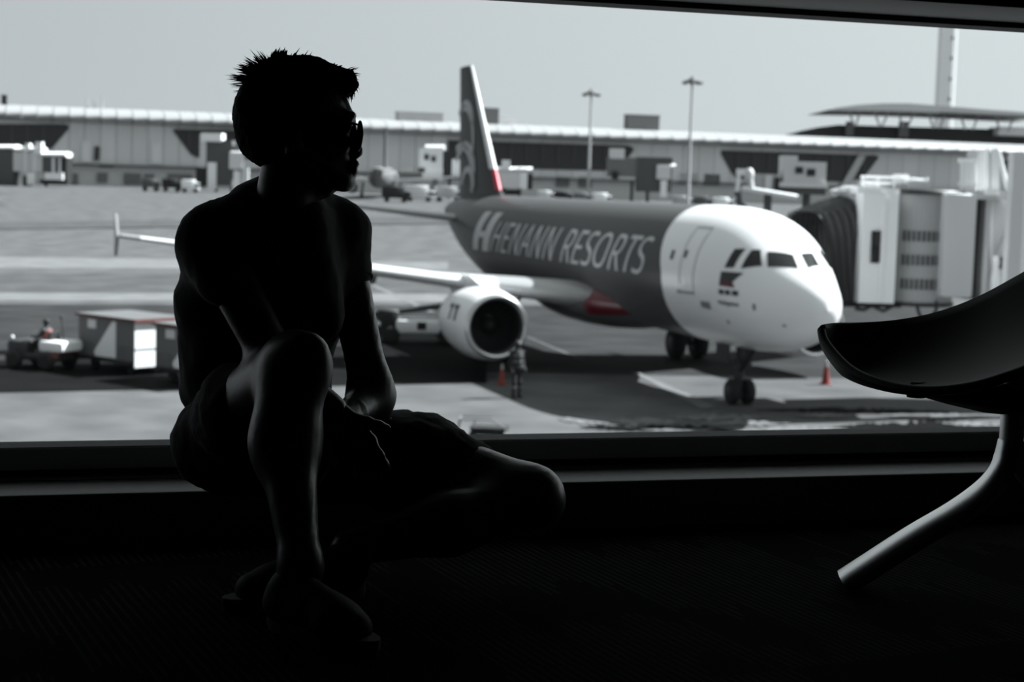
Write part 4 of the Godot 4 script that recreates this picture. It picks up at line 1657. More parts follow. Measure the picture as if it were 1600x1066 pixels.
func build_terminal() -> void:
	var d := (T1 - T0).normalized()
	var n := d.cross(Vector3.UP).normalized()
	if n.z < 0:
		n = -n
	var base := (T0 + T1) / 2 + Vector3(0, 3.9, 0)
	var root := thing("terminal_building", base, "long far terminal building under a bright curved white roof", "building")
	var px := -40.0
	while px < 1660.0:
		var a := far_at(px, 250)
		var b := far_at(px + 24.6, 250)
		a.y = 0
		b.y = 0
		# roof shell
		var st := S()
		var rings := []
		for e in [a + d * 0.07, b - d * 0.07]:
			var ring := PackedVector3Array()
			for q in [Vector2(0, 16.7), Vector2(2.2, 17.0), Vector2(3.2, 17.4), Vector2(3.5, 17.8), Vector2(3.0, 18.4), Vector2(1.6, 19.1), Vector2(-0.6, 19.6), Vector2(-8, 20.2), Vector2(-8, 16.7)]:
				ring.append(e + n * q.x + Vector3(0, q.y, 0))
			rings.append(ring)
		loft(st, rings, true)
		add_part(root, st, "roof_panel", M.roof_white)
		# cladding panels, upper storey
		st = S()
		var w: float = a.distance_to(b) - 0.1
		box(st, (a + b) / 2 - n * 0.3 + Vector3(0, 12.5, 0), Vector3(w, 8.4, 0.6), Basis(d, Vector3.UP, n))
		add_part(root, st, "cladding_panel", M.cladding if int(px / 24.6) % 3 else M.cladding_b)
		px += 24.6
	var mid := (far_at(-40, 250) + far_at(1660, 250)) / 2
	var len := far_at(-40, 250).distance_to(far_at(1660, 250))
	var tb := Basis(d, Vector3.UP, n)
	var st := S()
	box(st, Vector3(mid.x, 6.1, mid.z) - n * 1.2, Vector3(len, 4.6, 1.4), tb)
	add_part(root, st, "ground_storey", M.cladding)
	st = S()
	box(st, Vector3(mid.x, 8.25, mid.z) + n * 0.4, Vector3(len, 0.35, 1.6), tb)
	add_part(root, st, "ledge", M.bridge_dark)
	st = S()
	box(st, Vector3(mid.x, 10.5, mid.z) - n * 5.0, Vector3(len, 13.2, 6.0), tb)
	add_part(root, st, "core", M.cladding)
	# dark glazed bays with slanting ends
	var bays := [
		[[-30, 194], [102, 194], [108, 198], [106, 203], [82, 231], [74, 234], [-30, 234]],
		[[272, 202], [420, 205], [420, 250], [308, 246], [298, 241], [274, 209], [270, 205]],
		[[700, 219], [983, 228], [990, 232], [988, 238], [962, 267], [820, 264], [700, 258]],
		[[1128, 235], [1370, 243], [1372, 247], [1348, 279], [1318, 284], [1152, 279], [1143, 270], [1126, 240]],
		[[1560, 250], [1660, 252], [1660, 275], [1570, 270]]]
	for bay in bays:
		st = S()
		var ol := PackedVector3Array()
		for q in bay:
			ol.append(far_at(q[0], q[1], 0.05))
		prism(st, ol, n * 0.25)
		var g := add_part(root, st, "glazing", M.far_glass)
		var x: float = bay[0][0] + 24
		while x < bay[1][0] - 10:
			st = S()
			var y0: float = lerpf(bay[0][1], bay[1][1], (x - bay[0][0]) / (bay[1][0] - bay[0][0]))
			box(st, far_at(x, y0 + 15, 0.45), Vector3(0.3, 4.0, 0.2), tb)
			put(st, "mullion", M.mullion, g)
			x += 24.6
	st = S()
	prism(st, PackedVector3Array([far_at(1340, 243, 0.4), far_at(1352, 243, 0.4), far_at(1325, 292, 0.4), far_at(1312, 292, 0.4)]), n * 0.5)
	add_part(root, st, "diagonal_strut", M.bridge_grey)
	# openings of the ground storey
	for e in [[112, 271, 122, 287], [152, 270, 168, 284], [194, 271, 220, 287], [226, 272, 241, 289], [262, 272, 300, 290], [155, 256, 178, 262], [308, 262, 322, 290], [870, 276, 890, 292], [905, 277, 925, 293], [1060, 270, 1090, 288], [1100, 272, 1125, 290]]:
		st = S()
		var c := (far_at(e[0], e[1]) + far_at(e[2], e[3])) / 2
		var hgt := absf(far_at(e[0], e[1]).y - far_at(e[0], e[3]).y)
		box(st, c + n * 0.1 - n * 0.4, Vector3(far_at(e[0], 260).distance_to(far_at(e[2], 260)), hgt, 0.6), tb)
		add_part(root, st, "doorway", M.door_grey)
	for e in [[128, 221, 142, 254], [236, 222, 252, 256]]:
		st = S()
		var c := (far_at(e[0], e[1]) + far_at(e[2], e[3])) / 2
		box(st, c + n * 0.2, Vector3(1.9, absf(far_at(e[0], e[1]).y - far_at(e[0], e[3]).y), 0.4), tb)
		add_part(root, st, "pale_panel", M.bridge_pale)
	st = S()
	tube(st, [far_at(152, 229, 0.4), far_at(151, 250, 0.4)], 0.5, 8)
	add_part(root, st, "wall_lamp", M.far_glass)
	# plant on the roof
	var plant := [["roof_plant", 755, 172, 777, 190, M.door_grey, "grey plant box beside the tail fin on the terminal roof"], ["roof_plant", 978, 184, 1027, 201, M.door_grey, "wide grey plant box between the lamp masts on the terminal roof"], ["roof_plant", 777, 187, 805, 193, M.bridge_white, "low white plant box on the terminal roof behind the tail fin"], ["roof_plant", 620, 179, 690, 186, M.bridge_grey, "long low grey plant box on the terminal roof"], ["roof_plant", 2, 152, 11, 160, M.far_glass, "small dark vent box on the terminal roof"]]
	for e in plant:
		var c := (far_at(e[1], e[2], -8) + far_at(e[3], e[4], -8)) / 2
		var wdt := far_at(e[1], 260, -8).distance_to(far_at(e[3], 260, -8))
		var hgt := absf(far_at(e[1], e[2], -8).y - far_at(e[1], e[4], -8).y) + 0.8
		var o := thing(e[0], Vector3(c.x, 20.1, c.z), e[6], "plant box")
		o.rotation.y = tb.get_euler().y
		st = S()
		box(st, Vector3(0, hgt / 2, 0), Vector3(wdt, hgt, 2.6))
		put(st, "casing", e[5], o)
		st = S()
		box(st, Vector3(0, hgt + 0.08, 0), Vector3(wdt * 1.04, 0.2, 2.8))
		put(st, "lid", e[5], o)
		for s in [-0.4, 0.4]:
			st = S()
			box(st, Vector3(wdt * s, -0.1, 0), Vector3(0.4, 0.5, 2.4))
			put(st, "foot", M.dark_metal, o)

func build_far_side() -> void:
	# hall with a floating canopy roof, behind the right end of the terminal
	var D := 470.0
	var base := at(1420, 240, D)
	var root := thing("canopy_hall", base, "dark hall with a floating curved canopy roof above the terminal", "building")
	var st := S()
	prism(st, PackedVector3Array([at(1240, 209, D), at(1278, 199, D), at(1310, 195, D), at(1560, 202, D), at(1620, 205, D), at(1620, 260, D), at(1240, 250, D)]), Vector3(0, 0, -30))
	add_part(root, st, "hall_body", M.hall_dark)
	st = S()
	var rings := []
	for e in [[1294, 171.5, 171.8], [1310, 168, 172], [1340, 164, 172.5], [1380, 161.5, 173], [1420, 161.5, 174], [1480, 166, 176], [1540, 171, 179], [1640, 178, 184]]:
		var a := at(e[0], e[1], D - 12)
		var b := at(e[0], e[2], D - 12)
		rings.append(PackedVector3Array([a, b, b + Vector3(0, 0, -34), a + Vector3(0, 0, -34)]))
	loft(st, rings, true, false)
	add_part(root, st, "canopy_roof", M.bridge_panel)
	st = S()
	rings = []
	for e in [[1470, 176, 178], [1540, 179, 182], [1640, 184, 188]]:
		var a := at(e[0], e[1], D - 13)
		var b := at(e[0], e[2], D - 13)
		rings.append(PackedVector3Array([a, b, b + Vector3(0, 0, -2), a + Vector3(0, 0, -2)]))
	loft(st, rings, true, false)
	add_part(root, st, "canopy_beam", M.hall_dark)
	for e in [[1325, 171, 1335, 197], [1345, 171, 1337, 197], [1365, 172, 1375, 198], [1390, 172, 1378, 198], [1402, 173, 1412, 199], [1430, 173, 1418, 199], [1450, 174, 1458, 201], [1478, 175, 1468, 201], [1500, 176, 1508, 203], [1530, 178, 1520, 203], [1555, 179, 1562, 204], [1585, 181, 1575, 205]]:
		st = S()
		tube(st, [at(e[0], e[1], D - 8), at(e[2], e[3], D - 8)], 0.28, 6)
		add_part(root, st, "strut", M.bridge_grey)
	for e in [[1322, 190, 1334, 212], [1405, 190, 1420, 214]]:
		st = S()
		block(st, e[0], e[1], e[2], e[3], D - 2, 1.0)
		add_part(root, st, "pier", M.door_grey)
	st = S()
	block(st, 1560, 199, 1640, 212, D - 5, 10.0)
	add_part(root, st, "white_volume", M.bridge_white)
	# control tower shaft
	D = 620.0
	var foot := at(1470, 230, D)
	root = thing("control_tower", Vector3(foot.x, 4.0, foot.z), "tall pale grey tower shaft rising behind the canopy hall", "tower")
	var top := at(1479, -60, D).y
	st = S()
	box(st, Vector3(-0.3, (top - 4.0) / 2, 0), Vector3(4.6, top - 4.0, 5.0))
	var shaft := put(st, "shaft", M.tower, root)
	st = S()
	tube(st, [Vector3(3.0, 0, 0), Vector3(3.0, top - 4.0, 0)], 1.1, 20)
	put(st, "sunlit_edge", M.bridge_white, root)  # added column, shaped to give the tower its sunlit right edge
	for y in [93, 125, 156, 62]:
		var q := at(1480, y, D)
		st = S()
		box(st, Vector3(1.6, q.y - 4.0, 2.5), Vector3(0.7, 1.6, 0.2))
		put(st, "tower_window", M.slot, shaft)
	# lamp masts
	for e in [[924.0, 147.0, 290.0, "shorter slim lamp mast with a crown of floodlights"], [1082.0, 128.0, 262.0, "taller slim lamp mast with a crown of floodlights"]]:
		var head := at(e[0], e[1], e[2])
		var g := terrain(-head.z)
		root = thing("lamp_mast", Vector3(head.x, g, head.z), e[3], "lamp mast")
		st = S()
		tube(st, [Vector3(0, 0, 0), Vector3(0, head.y - g, 0)], [0.32, 0.16], 10)
		put(st, "pole", M.bridge_grey, root)
		st = S()
		lathe(st, Vector3(0, head.y - g - 0.1, 0), Vector3.UP, [Vector2(1.3, 0), Vector2(1.4, 0.2), Vector2(0.5, 0.55), Vector2(0.15, 1.0)], 16)
		var crown := put(st, "crown", M.bridge_dark, root)
		for j in 8:
			var ang := TAU * j / 8
			st = S()
			box(st, Vector3(sin(ang) * 1.45, head.y - g - 0.15, cos(ang) * 1.45), Vector3(0.55, 0.35, 0.45), Basis(Vector3.UP, ang) * Basis(Vector3.RIGHT, 0.5))
			put(st, "floodlight", M.bridge_dark, crown)
	# thin aerials on the far roof
	for e in [[136, 153], [160, 151], [148, 155]]:
		var a := far_at(e[0], e[1], -4)
		st = S()
		tube(st, [Vector3(0, 0, 0), Vector3(0, a.y - 19.8, 0)], 0.14, 6)
		var o := put(st, "roof_aerial", M.bridge_grey)
		o.position = Vector3(a.x, 19.8, a.z)
		tag(o, ["thin aerial on the far terminal roof above its left bay", "tallest thin aerial on the far terminal roof", "short thin aerial between two taller ones on the terminal roof"][[136, 160, 148].find(e[0])], "aerial", "aerials on the terminal roof")
	# boarding bridges of the far terminal
	assemble("far_jet_bridge", "far boarding bridge with bright flat roof and grey glazed side", "jet bridge", 300.0, Vector2(60, 296), [
		["roof", M.bridge_white, -40, 226, 22, 235, 0.5, 5.0], ["roof", M.bridge_white, 20, 229, 62, 238, 0.6, 5.0], ["roof", M.bridge_white, 60, 237, 102, 246, 0.7, 5.0], ["side", M.bridge_dark, -40, 235, 20, 292, 0.0, 4.0], ["side", M.cladding, 20, 238, 66, 268, 0.0, 4.0], ["side", M.bridge_dark, 66, 246, 96, 270, 0.0, 4.0], ["rib", M.bridge_pale, 36, 236, 42, 270, 0.3, 0.4], ["rib", M.bridge_pale, 50, 236, 58, 268, 0.3, 0.4], ["rib", M.bridge_pale, 81, 246, 85, 270, 0.3, 0.4], ["rib", M.bridge_pale, 92, 246, 95, 270, 0.3, 0.4], ["cab_end", M.slot, 95, 247, 104, 284, 0.2, 4.0], ["lift_column", M.bridge_white, 39, 224, 46, 236, 0.8, 1.5], ["lift_column", M.bridge_white, 55, 222, 65, 240, 0.8, 1.5], ["baggage_box", M.bridge_white, 70, 270, 98, 281, 0.9, 2.0], ["wheel_frame", M.slot, 62, 281, 105, 288, 0.4, 2.5], ["wheel_frame", M.slot, 36, 275, 44, 294, 0.4, 2.5], ["strut", M.bridge_white, 42, 270, 54, 289, 0.8, 0.8]])
	assemble("far_jet_bridge", "far boarding bridge with white head box and tall pale pier", "jet bridge", 296.0, Vector2(350, 300), [
		["head_box", M.bridge_white, 314, 208, 346, 221, 0.8, 4.0], ["side", M.bridge_panel, 312, 210, 322, 262, 0.4, 3.0], ["tunnel", M.bridge_dark, 322, 219, 362, 290, 0.0, 4.0], ["tunnel", M.door_grey, 350, 228, 400, 240, 0.1, 4.0], ["pier", M.bridge_white, 324, 254, 337, 296, 0.8, 1.2], ["cab", M.bridge_pale, 358, 238, 378, 264, 0.6, 3.0], ["cab_roof", M.bridge_white, 360, 235, 392, 243, 0.8, 3.4], ["leg", M.bridge_white, 365, 268, 374, 298, 0.6, 0.8], ["leg", M.bridge_pale, 378, 262, 388, 290, 0.4, 0.8], ["doorway", M.slot, 306, 262, 322, 291, 0.3, 1.0]])
	assemble("far_jet_bridge", "far boarding bridge with two dark portholes and arched canopy beside the tail fin", "jet bridge", 292.0, Vector2(690, 306), [
		["cab", M.bridge_panel, 655, 232, 692, 262, 0.5, 4.0], ["cab_roof", M.bridge_pale, 664, 226, 694, 238, 0.6, 4.0], ["porthole", M.slot, 663, 241, 670, 250, 0.65, 0.3], ["porthole", M.slot, 674, 244, 681, 253, 0.65, 0.3], ["canopy", M.slot, 691, 236, 728, 280, 0.3, 4.0], ["inner_box", M.bridge_white, 706, 249, 724, 274, 0.6, 2.0], ["porthole", M.slot, 653, 263, 664, 269, 0.65, 0.3], ["skirt", M.bridge_pale, 660, 262, 692, 282, 0.3, 3.0], ["leg", M.door_grey, 676, 280, 684, 302, 0.3, 1.0]])
	assemble("far_jet_bridge", "far boarding bridge with white cab showing in front of the tail fin's base", "jet bridge", 288.0, Vector2(800, 306), [
		["roof", M.bridge_white, 775, 261, 832, 270, 0.6, 4.5], ["lift_column", M.bridge_white, 784, 250, 797, 264, 0.8, 1.5], ["cab", M.bridge_pale, 778, 269, 828, 294, 0.3, 4.0], ["panel", M.bridge_white, 812, 270, 824, 295, 0.5, 1.0], ["cab_end", M.slot, 824, 271, 832, 296, 0.3, 4.0], ["wheel_frame", M.slot, 790, 296, 812, 305, 0.3, 2.0]])
	assemble("far_jet_bridge", "far boarding bridge with dark folded canopy beside a pale round tank", "jet bridge", 290.0, Vector2(1000, 308), [
		["hood", M.bridge_pale, 953, 232, 976, 248, 0.4, 3.0], ["tunnel", M.door_grey, 950, 246, 1000, 276, 0.0, 4.0], ["canopy", M.bridge_dark, 996, 246, 1050, 300, 0.2, 4.0], ["cab", M.bridge_pale, 1026, 258, 1048, 280, 0.6, 3.0], ["cab_roof", M.bridge_white, 1028, 256, 1056, 264, 0.8, 3.0], ["leg", M.bridge_white, 1032, 282, 1042, 308, 0.6, 1.0], ["pier", M.slot, 956, 268, 966, 280, 0.4, 1.0]])
	assemble("far_jet_bridge", "far boarding bridge with white railed walkway and windowed control cab", "jet bridge", 120.0, Vector2(1230, 330), [
		["cab", M.bridge_panel, 1225, 243, 1246, 288, 0.4, 2.5], ["cab", M.bridge_panel, 1246, 253, 1291, 288, 0.4, 2.5], ["porthole", M.slot, 1243, 261, 1255, 271, 0.5, 0.2], ["porthole", M.slot, 1261, 264, 1274, 275, 0.5, 0.2], ["base", M.bridge_pale, 1218, 286, 1294, 293, 0.5, 2.6], ["tunnel", M.bridge_grey, 1176, 272, 1216, 300, 0.0, 2.5], ["rib", M.bridge_pale, 1196, 274, 1206, 298, 0.2, 0.4], ["gap", M.slot, 1211, 278, 1219, 298, 0.3, 1.0], ["deck", M.bridge_dark, 1216, 292, 1290, 304, 0.2, 2.0]])
	# the walkway's rails and lift
	D = 110.0
	base = at(1190, 318, D)
	root = thing("maintenance_lift", base, "white railed walkway on a bent lift behind the white nose", "lift")
	for e in [[1160, 294, 1246, 308, 0.16], [1155, 268, 1150, 312, 0.14], [1172, 270, 1176, 296, 0.12]]:
		st = S()
		tube(st, [at(e[0], e[1], D), at(e[2], e[3], D)], e[4], 8)
		add_part(root, st, "rail", M.bridge_white)
	st = S()
	lathe(st, at(1170, 280, D), Vector3.UP, [Vector2(0.25, 0), Vector2(0.35, 0.3), Vector2(0.3, 0.6), Vector2(0.15, 0.75)], 14)
	add_part(root, st, "hood", M.bridge_pale)
	st = S()
	block(st, 1152, 264, 1176, 274, D - 0.2, 0.6)
	add_part(root, st, "cage", M.bridge_white)
	st = S()
	tube(st, [at(1152, 300, D), at(1156, 318, D), at(1170, 330, D)], 0.25, 8)
	add_part(root, st, "arm", M.bridge_dark)
	st = S()
	var mast := at(1170, 326, D)
	tube(st, [Vector3(mast.x, terrain(-mast.z), mast.z), mast], 0.25, 10)
	box(st, Vector3(mast.x, terrain(-mast.z) + 0.4, mast.z), Vector3(2.4, 0.7, 1.6))
	add_part(root, st, "mast", M.bridge_dark)
	# another airliner seen from behind, by the far terminal
	var tail := at(592, 279, 280.0)
	var gy := terrain(280.0)
	root = thing("far_airliner", Vector3(tail.x, gy, tail.z), "distant parked airliner seen from behind with upright fin and pale wings", "airplane")
	st = S()
	rings = []
	for e in [[8.0, 0.4, 4.6], [4.0, 1.3, 4.0], [0.0, 1.9, 3.7], [-20.0, 1.95, 3.7], [-26.0, 1.5, 3.5], [-29.0, 0.2, 3.2]]:
		var ring := PackedVector3Array()
		for j in 24:
			var ang := -TAU * j / 24
			ring.append(Vector3(sin(ang) * e[1], e[2] + cos(ang) * e[1], e[0]))
		rings.append(ring)
	loft(st, rings, true)
	put(st, "fuselage", M.far_plane, root)
	st = S()
	prism(st, PackedVector3Array([Vector3(1.5, 5.4, 3), Vector3(1.65, 11.8, 8.2), Vector3(1.65, 11.8, 9.8), Vector3(1.5, 5.2, 8.8)]), Vector3(0.25, 0, 0))
	put(st, "tail_fin", M.far_fin, root)
	for s in [-1.0, 1.0]:
		st = S()
		prism(st, PackedVector3Array([Vector3(1.6 * s, 3.1, -8), Vector3(1.6 * s, 3.1, -13), Vector3(15 * s, 4.2, -6.5), Vector3(15 * s, 4.2, -5.2)]), Vector3(0, 0.3, 0))
		put(st, "wing", M.bridge_white, root)
		st = S()
		prism(st, PackedVector3Array([Vector3(0.5 * s, 4.7, 7.4), Vector3(0.5 * s, 4.7, 4.2), Vector3(6 * s, 5.1, 7.6), Vector3(6 * s, 5.1, 8.6)]), Vector3(0, 0.15, 0))
		put(st, "tailplane", M.bridge_pale, root)
		st = S()
		lathe(st, Vector3(5.7 * s, 1.8, -8), Vector3(0, 0, -1), [Vector2(0.6, 0), Vector2(1.0, 1.0), Vector2(1.1, 3.0), Vector2(0.9, 4.2)], 16)
		put(st, "engine", M.bridge_grey, root)
		st = S()
		tube(st, [Vector3(3.5 * s, 0.5, -6), Vector3(3.3 * s, 2.8, -6.2)], 0.2, 8)
		var g := put(st, "main_gear_leg", M.dark_metal, root)
		wheel(g, Vector3(3.5 * s, 0.55, -6), 0.55, 0.5, Vector3.RIGHT)
	# vehicles parked along the far terminal
	var kinds := [
		[235, 297, 285.0, 2.9, "small dark service car parked near the far terminal's left bay", M.bridge_dark],
		[268, 296, 286.0, 3.2, "dark service van parked beside the white head bridge", M.slot],
		[297, 297, 284.0, 3.0, "white service van parked beside the white head bridge", M.bridge_white],
		[618, 311, 262.0, 4.4, "dark loader truck parked under the distant airliner's wing", M.slot],
		[655, 308, 270.0, 4.8, "pale catering truck parked beside the distant airliner", M.bridge_pale],
		[700, 307, 272.0, 4.6, "grey catering truck parked close to the tail fin's base", M.bridge_grey],
		[852, 303, 282.0, 2.6, "pale tug parked behind the dark cabin roof", M.bridge_pale],
		[880, 304, 276.0, 2.8, "dark tractor parked behind the dark cabin roof", M.slot],
		[910, 305, 274.0, 2.6, "grey tug parked behind the dark cabin roof", M.door_grey],
		[940, 306, 272.0, 2.8, "white van parked behind the dark cabin roof", M.bridge_white],
		[1066, 309, 268.0, 2.8, "grey van parked between the bridges behind the white nose", M.bridge_grey],
		[1098, 310, 268.0, 2.8, "dark truck parked between the bridges behind the white nose", M.bridge_dark],
		[1130, 311, 264.0, 2.8, "white tug parked between the bridges behind the white nose", M.bridge_white]]
	for e in kinds:
		service_vehicle(e[0], e[2], e[3], e[4], e[5])

func service_vehicle(px: float, depth: float, length: float, label: String, m: Material) -> void:
	var p := at(px, 300, depth)
	p.y = terrain(-p.z)
	var root := thing("service_vehicle", p, label, "vehicle", "", 0.15)
	var st := S()
	soft_box(st, Vector3(-length * 0.1, 1.15 + length * 0.12, 0), Vector3(length * 0.8, 0.9 + length * 0.2, 1.9), 0.1)
	put(st, "body", m, root)
	st = S()
	soft_box(st, Vector3(length * 0.4, 1.1, 0), Vector3(length * 0.28, 1.4, 1.8), 0.12)
	var cabn := put(st, "cab", m, root)
	st = S()
	box(st, Vector3(length * 0.42, 1.4, 0), Vector3(length * 0.27, 0.5, 1.84))
	put(st, "window", M.slot, cabn)
	for x in [-0.32, 0.32]:
		for z in [-0.8, 0.8]:
			st = S()
			lathe(st, Vector3(length * x, 0.38, z - 0.12), Vector3(0, 0, 1), [Vector2(0.3, 0), Vector2(0.38, 0.05), Vector2(0.38, 0.2), Vector2(0.3, 0.24)], 14)
			put(st, "wheel", M.rubber, root)

# ------------------------------------------------------------------ people and vehicles on the stand
func small_person(where: Vector3, label: String, seated: bool, cloth: Material, vest: Material, turn: float, legs: Material) -> Node3D:
	var root := thing("person", where, label, "person", "", turn)
	var hip := Vector3(0, 0.45 if seated else 0.92, 0)
	var neck := hip + Vector3(0.0, 0.5, 0.06 if seated else 0.0)
	var head := neck + Vector3(0, 0.17, 0.03)
	var b := []
	b.append(egg(head, Vector3(0.08, 0.115, 0.095)))
	b.append(cap(head + Vector3(0, -0.03, 0.09), head + Vector3(0, -0.05, 0.1), 0.016, 0.018))
	b.append(cap(neck, head, 0.055, 0.055))
	b.append(cap(hip + Vector3(0, 0.1, 0), neck - Vector3(0, 0.1, 0), 0.14, 0.16))
	b.append(cap(hip + Vector3(-0.08, 0, 0), hip + Vector3(0.08, 0, 0), 0.13, 0.13))
	for s in [-1.0, 1.0]:
		var sh := neck + Vector3(0.19 * s, -0.06, 0)
		var el: Vector3
		var wr: Vector3
		if seated:
			el = sh + Vector3(0.04 * s, -0.2, 0.16)
			wr = sh + Vector3(-0.02 * s, -0.22, 0.4)
		else:
			el = sh + Vector3(0.05 * s, -0.28, -0.02)
			wr = sh + Vector3(0.05 * s, -0.5, 0.08)
		b.append(cap(neck + Vector3(0, -0.06, 0), sh, 0.07, 0.065))
		b.append(cap(sh, el, 0.055, 0.045))
		b.append(cap(el, wr, 0.045, 0.035))
		b.append(cap(wr, wr + (wr - el).normalized() * 0.1, 0.035, 0.03))
		b.append(cap(wr + Vector3(-0.02 * s, 0, 0.02), wr + (wr - el).normalized() * 0.06 + Vector3(-0.04 * s, 0, 0.02), 0.014, 0.012))
		var kn: Vector3
		var an: Vector3
		if seated:
			kn = hip + Vector3(0.13 * s, 0.06, 0.42)
			an = hip + Vector3(0.13 * s, -0.36, 0.5)
		else:
			kn = hip + Vector3(0.1 * s, -0.44, 0.03)
			an = hip + Vector3(0.11 * s, -0.84, 0.0)
		b.append(cap(hip + Vector3(0.09 * s, 0, 0), kn, 0.085, 0.062))
		b.append(cap(kn, an, 0.058, 0.045))
		b.append(cap(an + Vector3(0, -0.03, -0.02), an + Vector3(0, -0.04, 0.14), 0.045, 0.035))
	put(body_mesh(b, 0.024, 0.05), "body", cloth, root)
	var v := []
	v.append(cap(hip + Vector3(0, 0.14, 0), neck - Vector3(0, 0.13, 0), 0.155, 0.175))
	put(body_mesh(v, 0.024, 0.05), "vest", vest, root)
	var c := []
	c.append(egg(head + Vector3(0, 0.06, 0), Vector3(0.095, 0.075, 0.11)))
	c.append(egg(head + Vector3(0, 0.045, 0.1), Vector3(0.07, 0.012, 0.06)))
	put(body_mesh(c, 0.02, 0.03), "cap", legs, root)
	if not seated:
		for h in [0.16, 0.34]:
			var st := S()
			lathe(st, hip + Vector3(0, h, 0), Vector3.UP, [Vector2(0.176, 0), Vector2(0.182, 0.02), Vector2(0.176, 0.05)], 18, false)
			put(st, "reflective_band", M.band, root)
		for s in [-1.0, 1.0]:
			var st := S()
			lathe(st, hip + Vector3(0.105 * s, -0.62, 0.02), Vector3.UP, [Vector2(0.06, 0), Vector2(0.066, 0.02), Vector2(0.062, 0.05)], 14, false)
			put(st, "reflective_band", M.band, root)
	return root

func baggage_cart(corner: Vector3, toward: Vector3, label: String) -> void:
	# corner: nearest ground corner; its long side runs along "toward"
	var d := (toward - corner)
	d.y = 0
	d = d.normalized()
	var s := Vector3.UP.cross(d).normalized()          # across, away from the viewer
	if s.z > 0:
		s = -s
	var L := 3.0
	var W := 2.0
	var mid := corner + d * L / 2 + s * W / 2
	var root := thing("baggage_cart", Vector3(mid.x, 0, mid.z), label, "baggage cart")
	var bs := Basis(d, Vector3.UP, -s)                 # local x along the side, z towards the viewer
	if bs.determinant() < 0:
		bs = Basis(d, Vector3.UP, s)
	root.basis = bs
	var zf: float = W / 2 * (1.0 if (bs * Vector3(0, 0, 1)).dot(s) < 0 else -1.0)
	var st := S()
	box(st, Vector3(0, 0.4, 0), Vector3(L, 0.12, W))
	put(st, "deck", M.slot, root)
	# curtain side: dark panel, white wedge, dark panel
	st = S()
	box(st, Vector3(0, 1.08, zf * 0.97), Vector3(L, 1.25, 0.03))
	put(st, "side_curtain", M.cart_grey, root)
	st = S()
	prism(st, PackedVector3Array([Vector3(0.55, 0.48, zf * 1.0), Vector3(0.62, 0.62, zf * 1.0), Vector3(-0.36, 1.66, zf * 1.0), Vector3(-0.55, 1.66, zf * 1.0), Vector3(-0.55, 0.5, zf * 1.0)]), Vector3(0, 0, 0.012 * signf(zf)))
	put(st, "white_wedge", M.cart_white, root)
	st = S()
	box(st, Vector3(0.75, 1.5, zf * 1.005), Vector3(0.45, 0.28, 0.012))
	put(st, "side_patch", M.bridge_pale, root)
	st = S()
	box(st, Vector3(0, 1.08, -zf * 0.97), Vector3(L, 1.25, 0.03))
	put(st, "side_curtain", M.cart_grey, root)
	# white end walls
	for e in [-1.0, 1.0]:
		st = S()
		box(st, Vector3(L / 2 * e, 1.0, 0), Vector3(0.04, 1.44, W * 0.98))
		var wall := put(st, "end_wall", M.cart_white if e < 0 else M.cart_grey, root)
		st = S()
		box(st, Vector3((L / 2 + 0.03) * e, 1.35, -zf * 0.25), Vector3(0.02, 0.2, 0.3))
		put(st, "number_plate", M.door_grey, wall)
		st = S()
		box(st, Vector3((L / 2 + 0.03) * e, 0.86, 0), Vector3(0.02, 0.03, W * 0.96))
		put(st, "rail", M.door_grey, wall)
	# roof with a red edge
	st = S()
	prism(st, PackedVector3Array([Vector3(-L / 2 - 0.12, 1.74, -W / 2 - 0.06), Vector3(-L / 2 - 0.12, 1.74, W / 2 + 0.06), Vector3(L / 2 + 0.08, 1.74, W / 2 + 0.06), Vector3(L / 2 + 0.08, 1.74, -W / 2 - 0.06)]), Vector3(0, 0.07, 0))
	var roof := put(st, "roof", M.cart_roof, root)
	st = S()
	box(st, Vector3(-L / 2 - 0.13, 1.76, 0), Vector3(0.03, 0.1, W + 0.14))
	put(st, "red_edge", M.cart_red, roof)
	st = S()
	box(st, Vector3(0, 1.75, zf + 0.075 * signf(zf)), Vector3(L + 0.2, 0.05, 0.03))
	put(st, "red_edge", M.cart_red, roof)
	st = S()
	for x in [0.7, 0.95, 1.4, -0.8, -1.4]:
		box(st, Vector3(-x, 0.72, zf * 1.01), Vector3(0.03, 0.36, 0.02))
	for y in [0.6, 0.75, 0.9]:
		box(st, Vector3(-1.05, y, zf * 1.01), Vector3(0.8, 0.02, 0.02))
		box(st, Vector3(1.1, y, zf * 1.01), Vector3(0.7, 0.02, 0.02))
	put(st, "side_rails", M.door_grey, root)
	for x in [-1.0, 1.0]:
		for z in [-0.7, 0.7]:
			st = S()
			lathe(st, Vector3(x, 0.2, z - 0.07), Vector3(0, 0, 1), [Vector2(0.14, 0), Vector2(0.2, 0.03), Vector2(0.2, 0.12), Vector2(0.14, 0.14)], 14)
			put(st, "wheel", M.rubber, root)
	st = S()
	tube(st, [Vector3(L / 2, 0.35, 0), Vector3(L / 2 + 0.3, 0.3, 0)], 0.035, 6)
	put(st, "tow_bar", M.dark_metal, root)

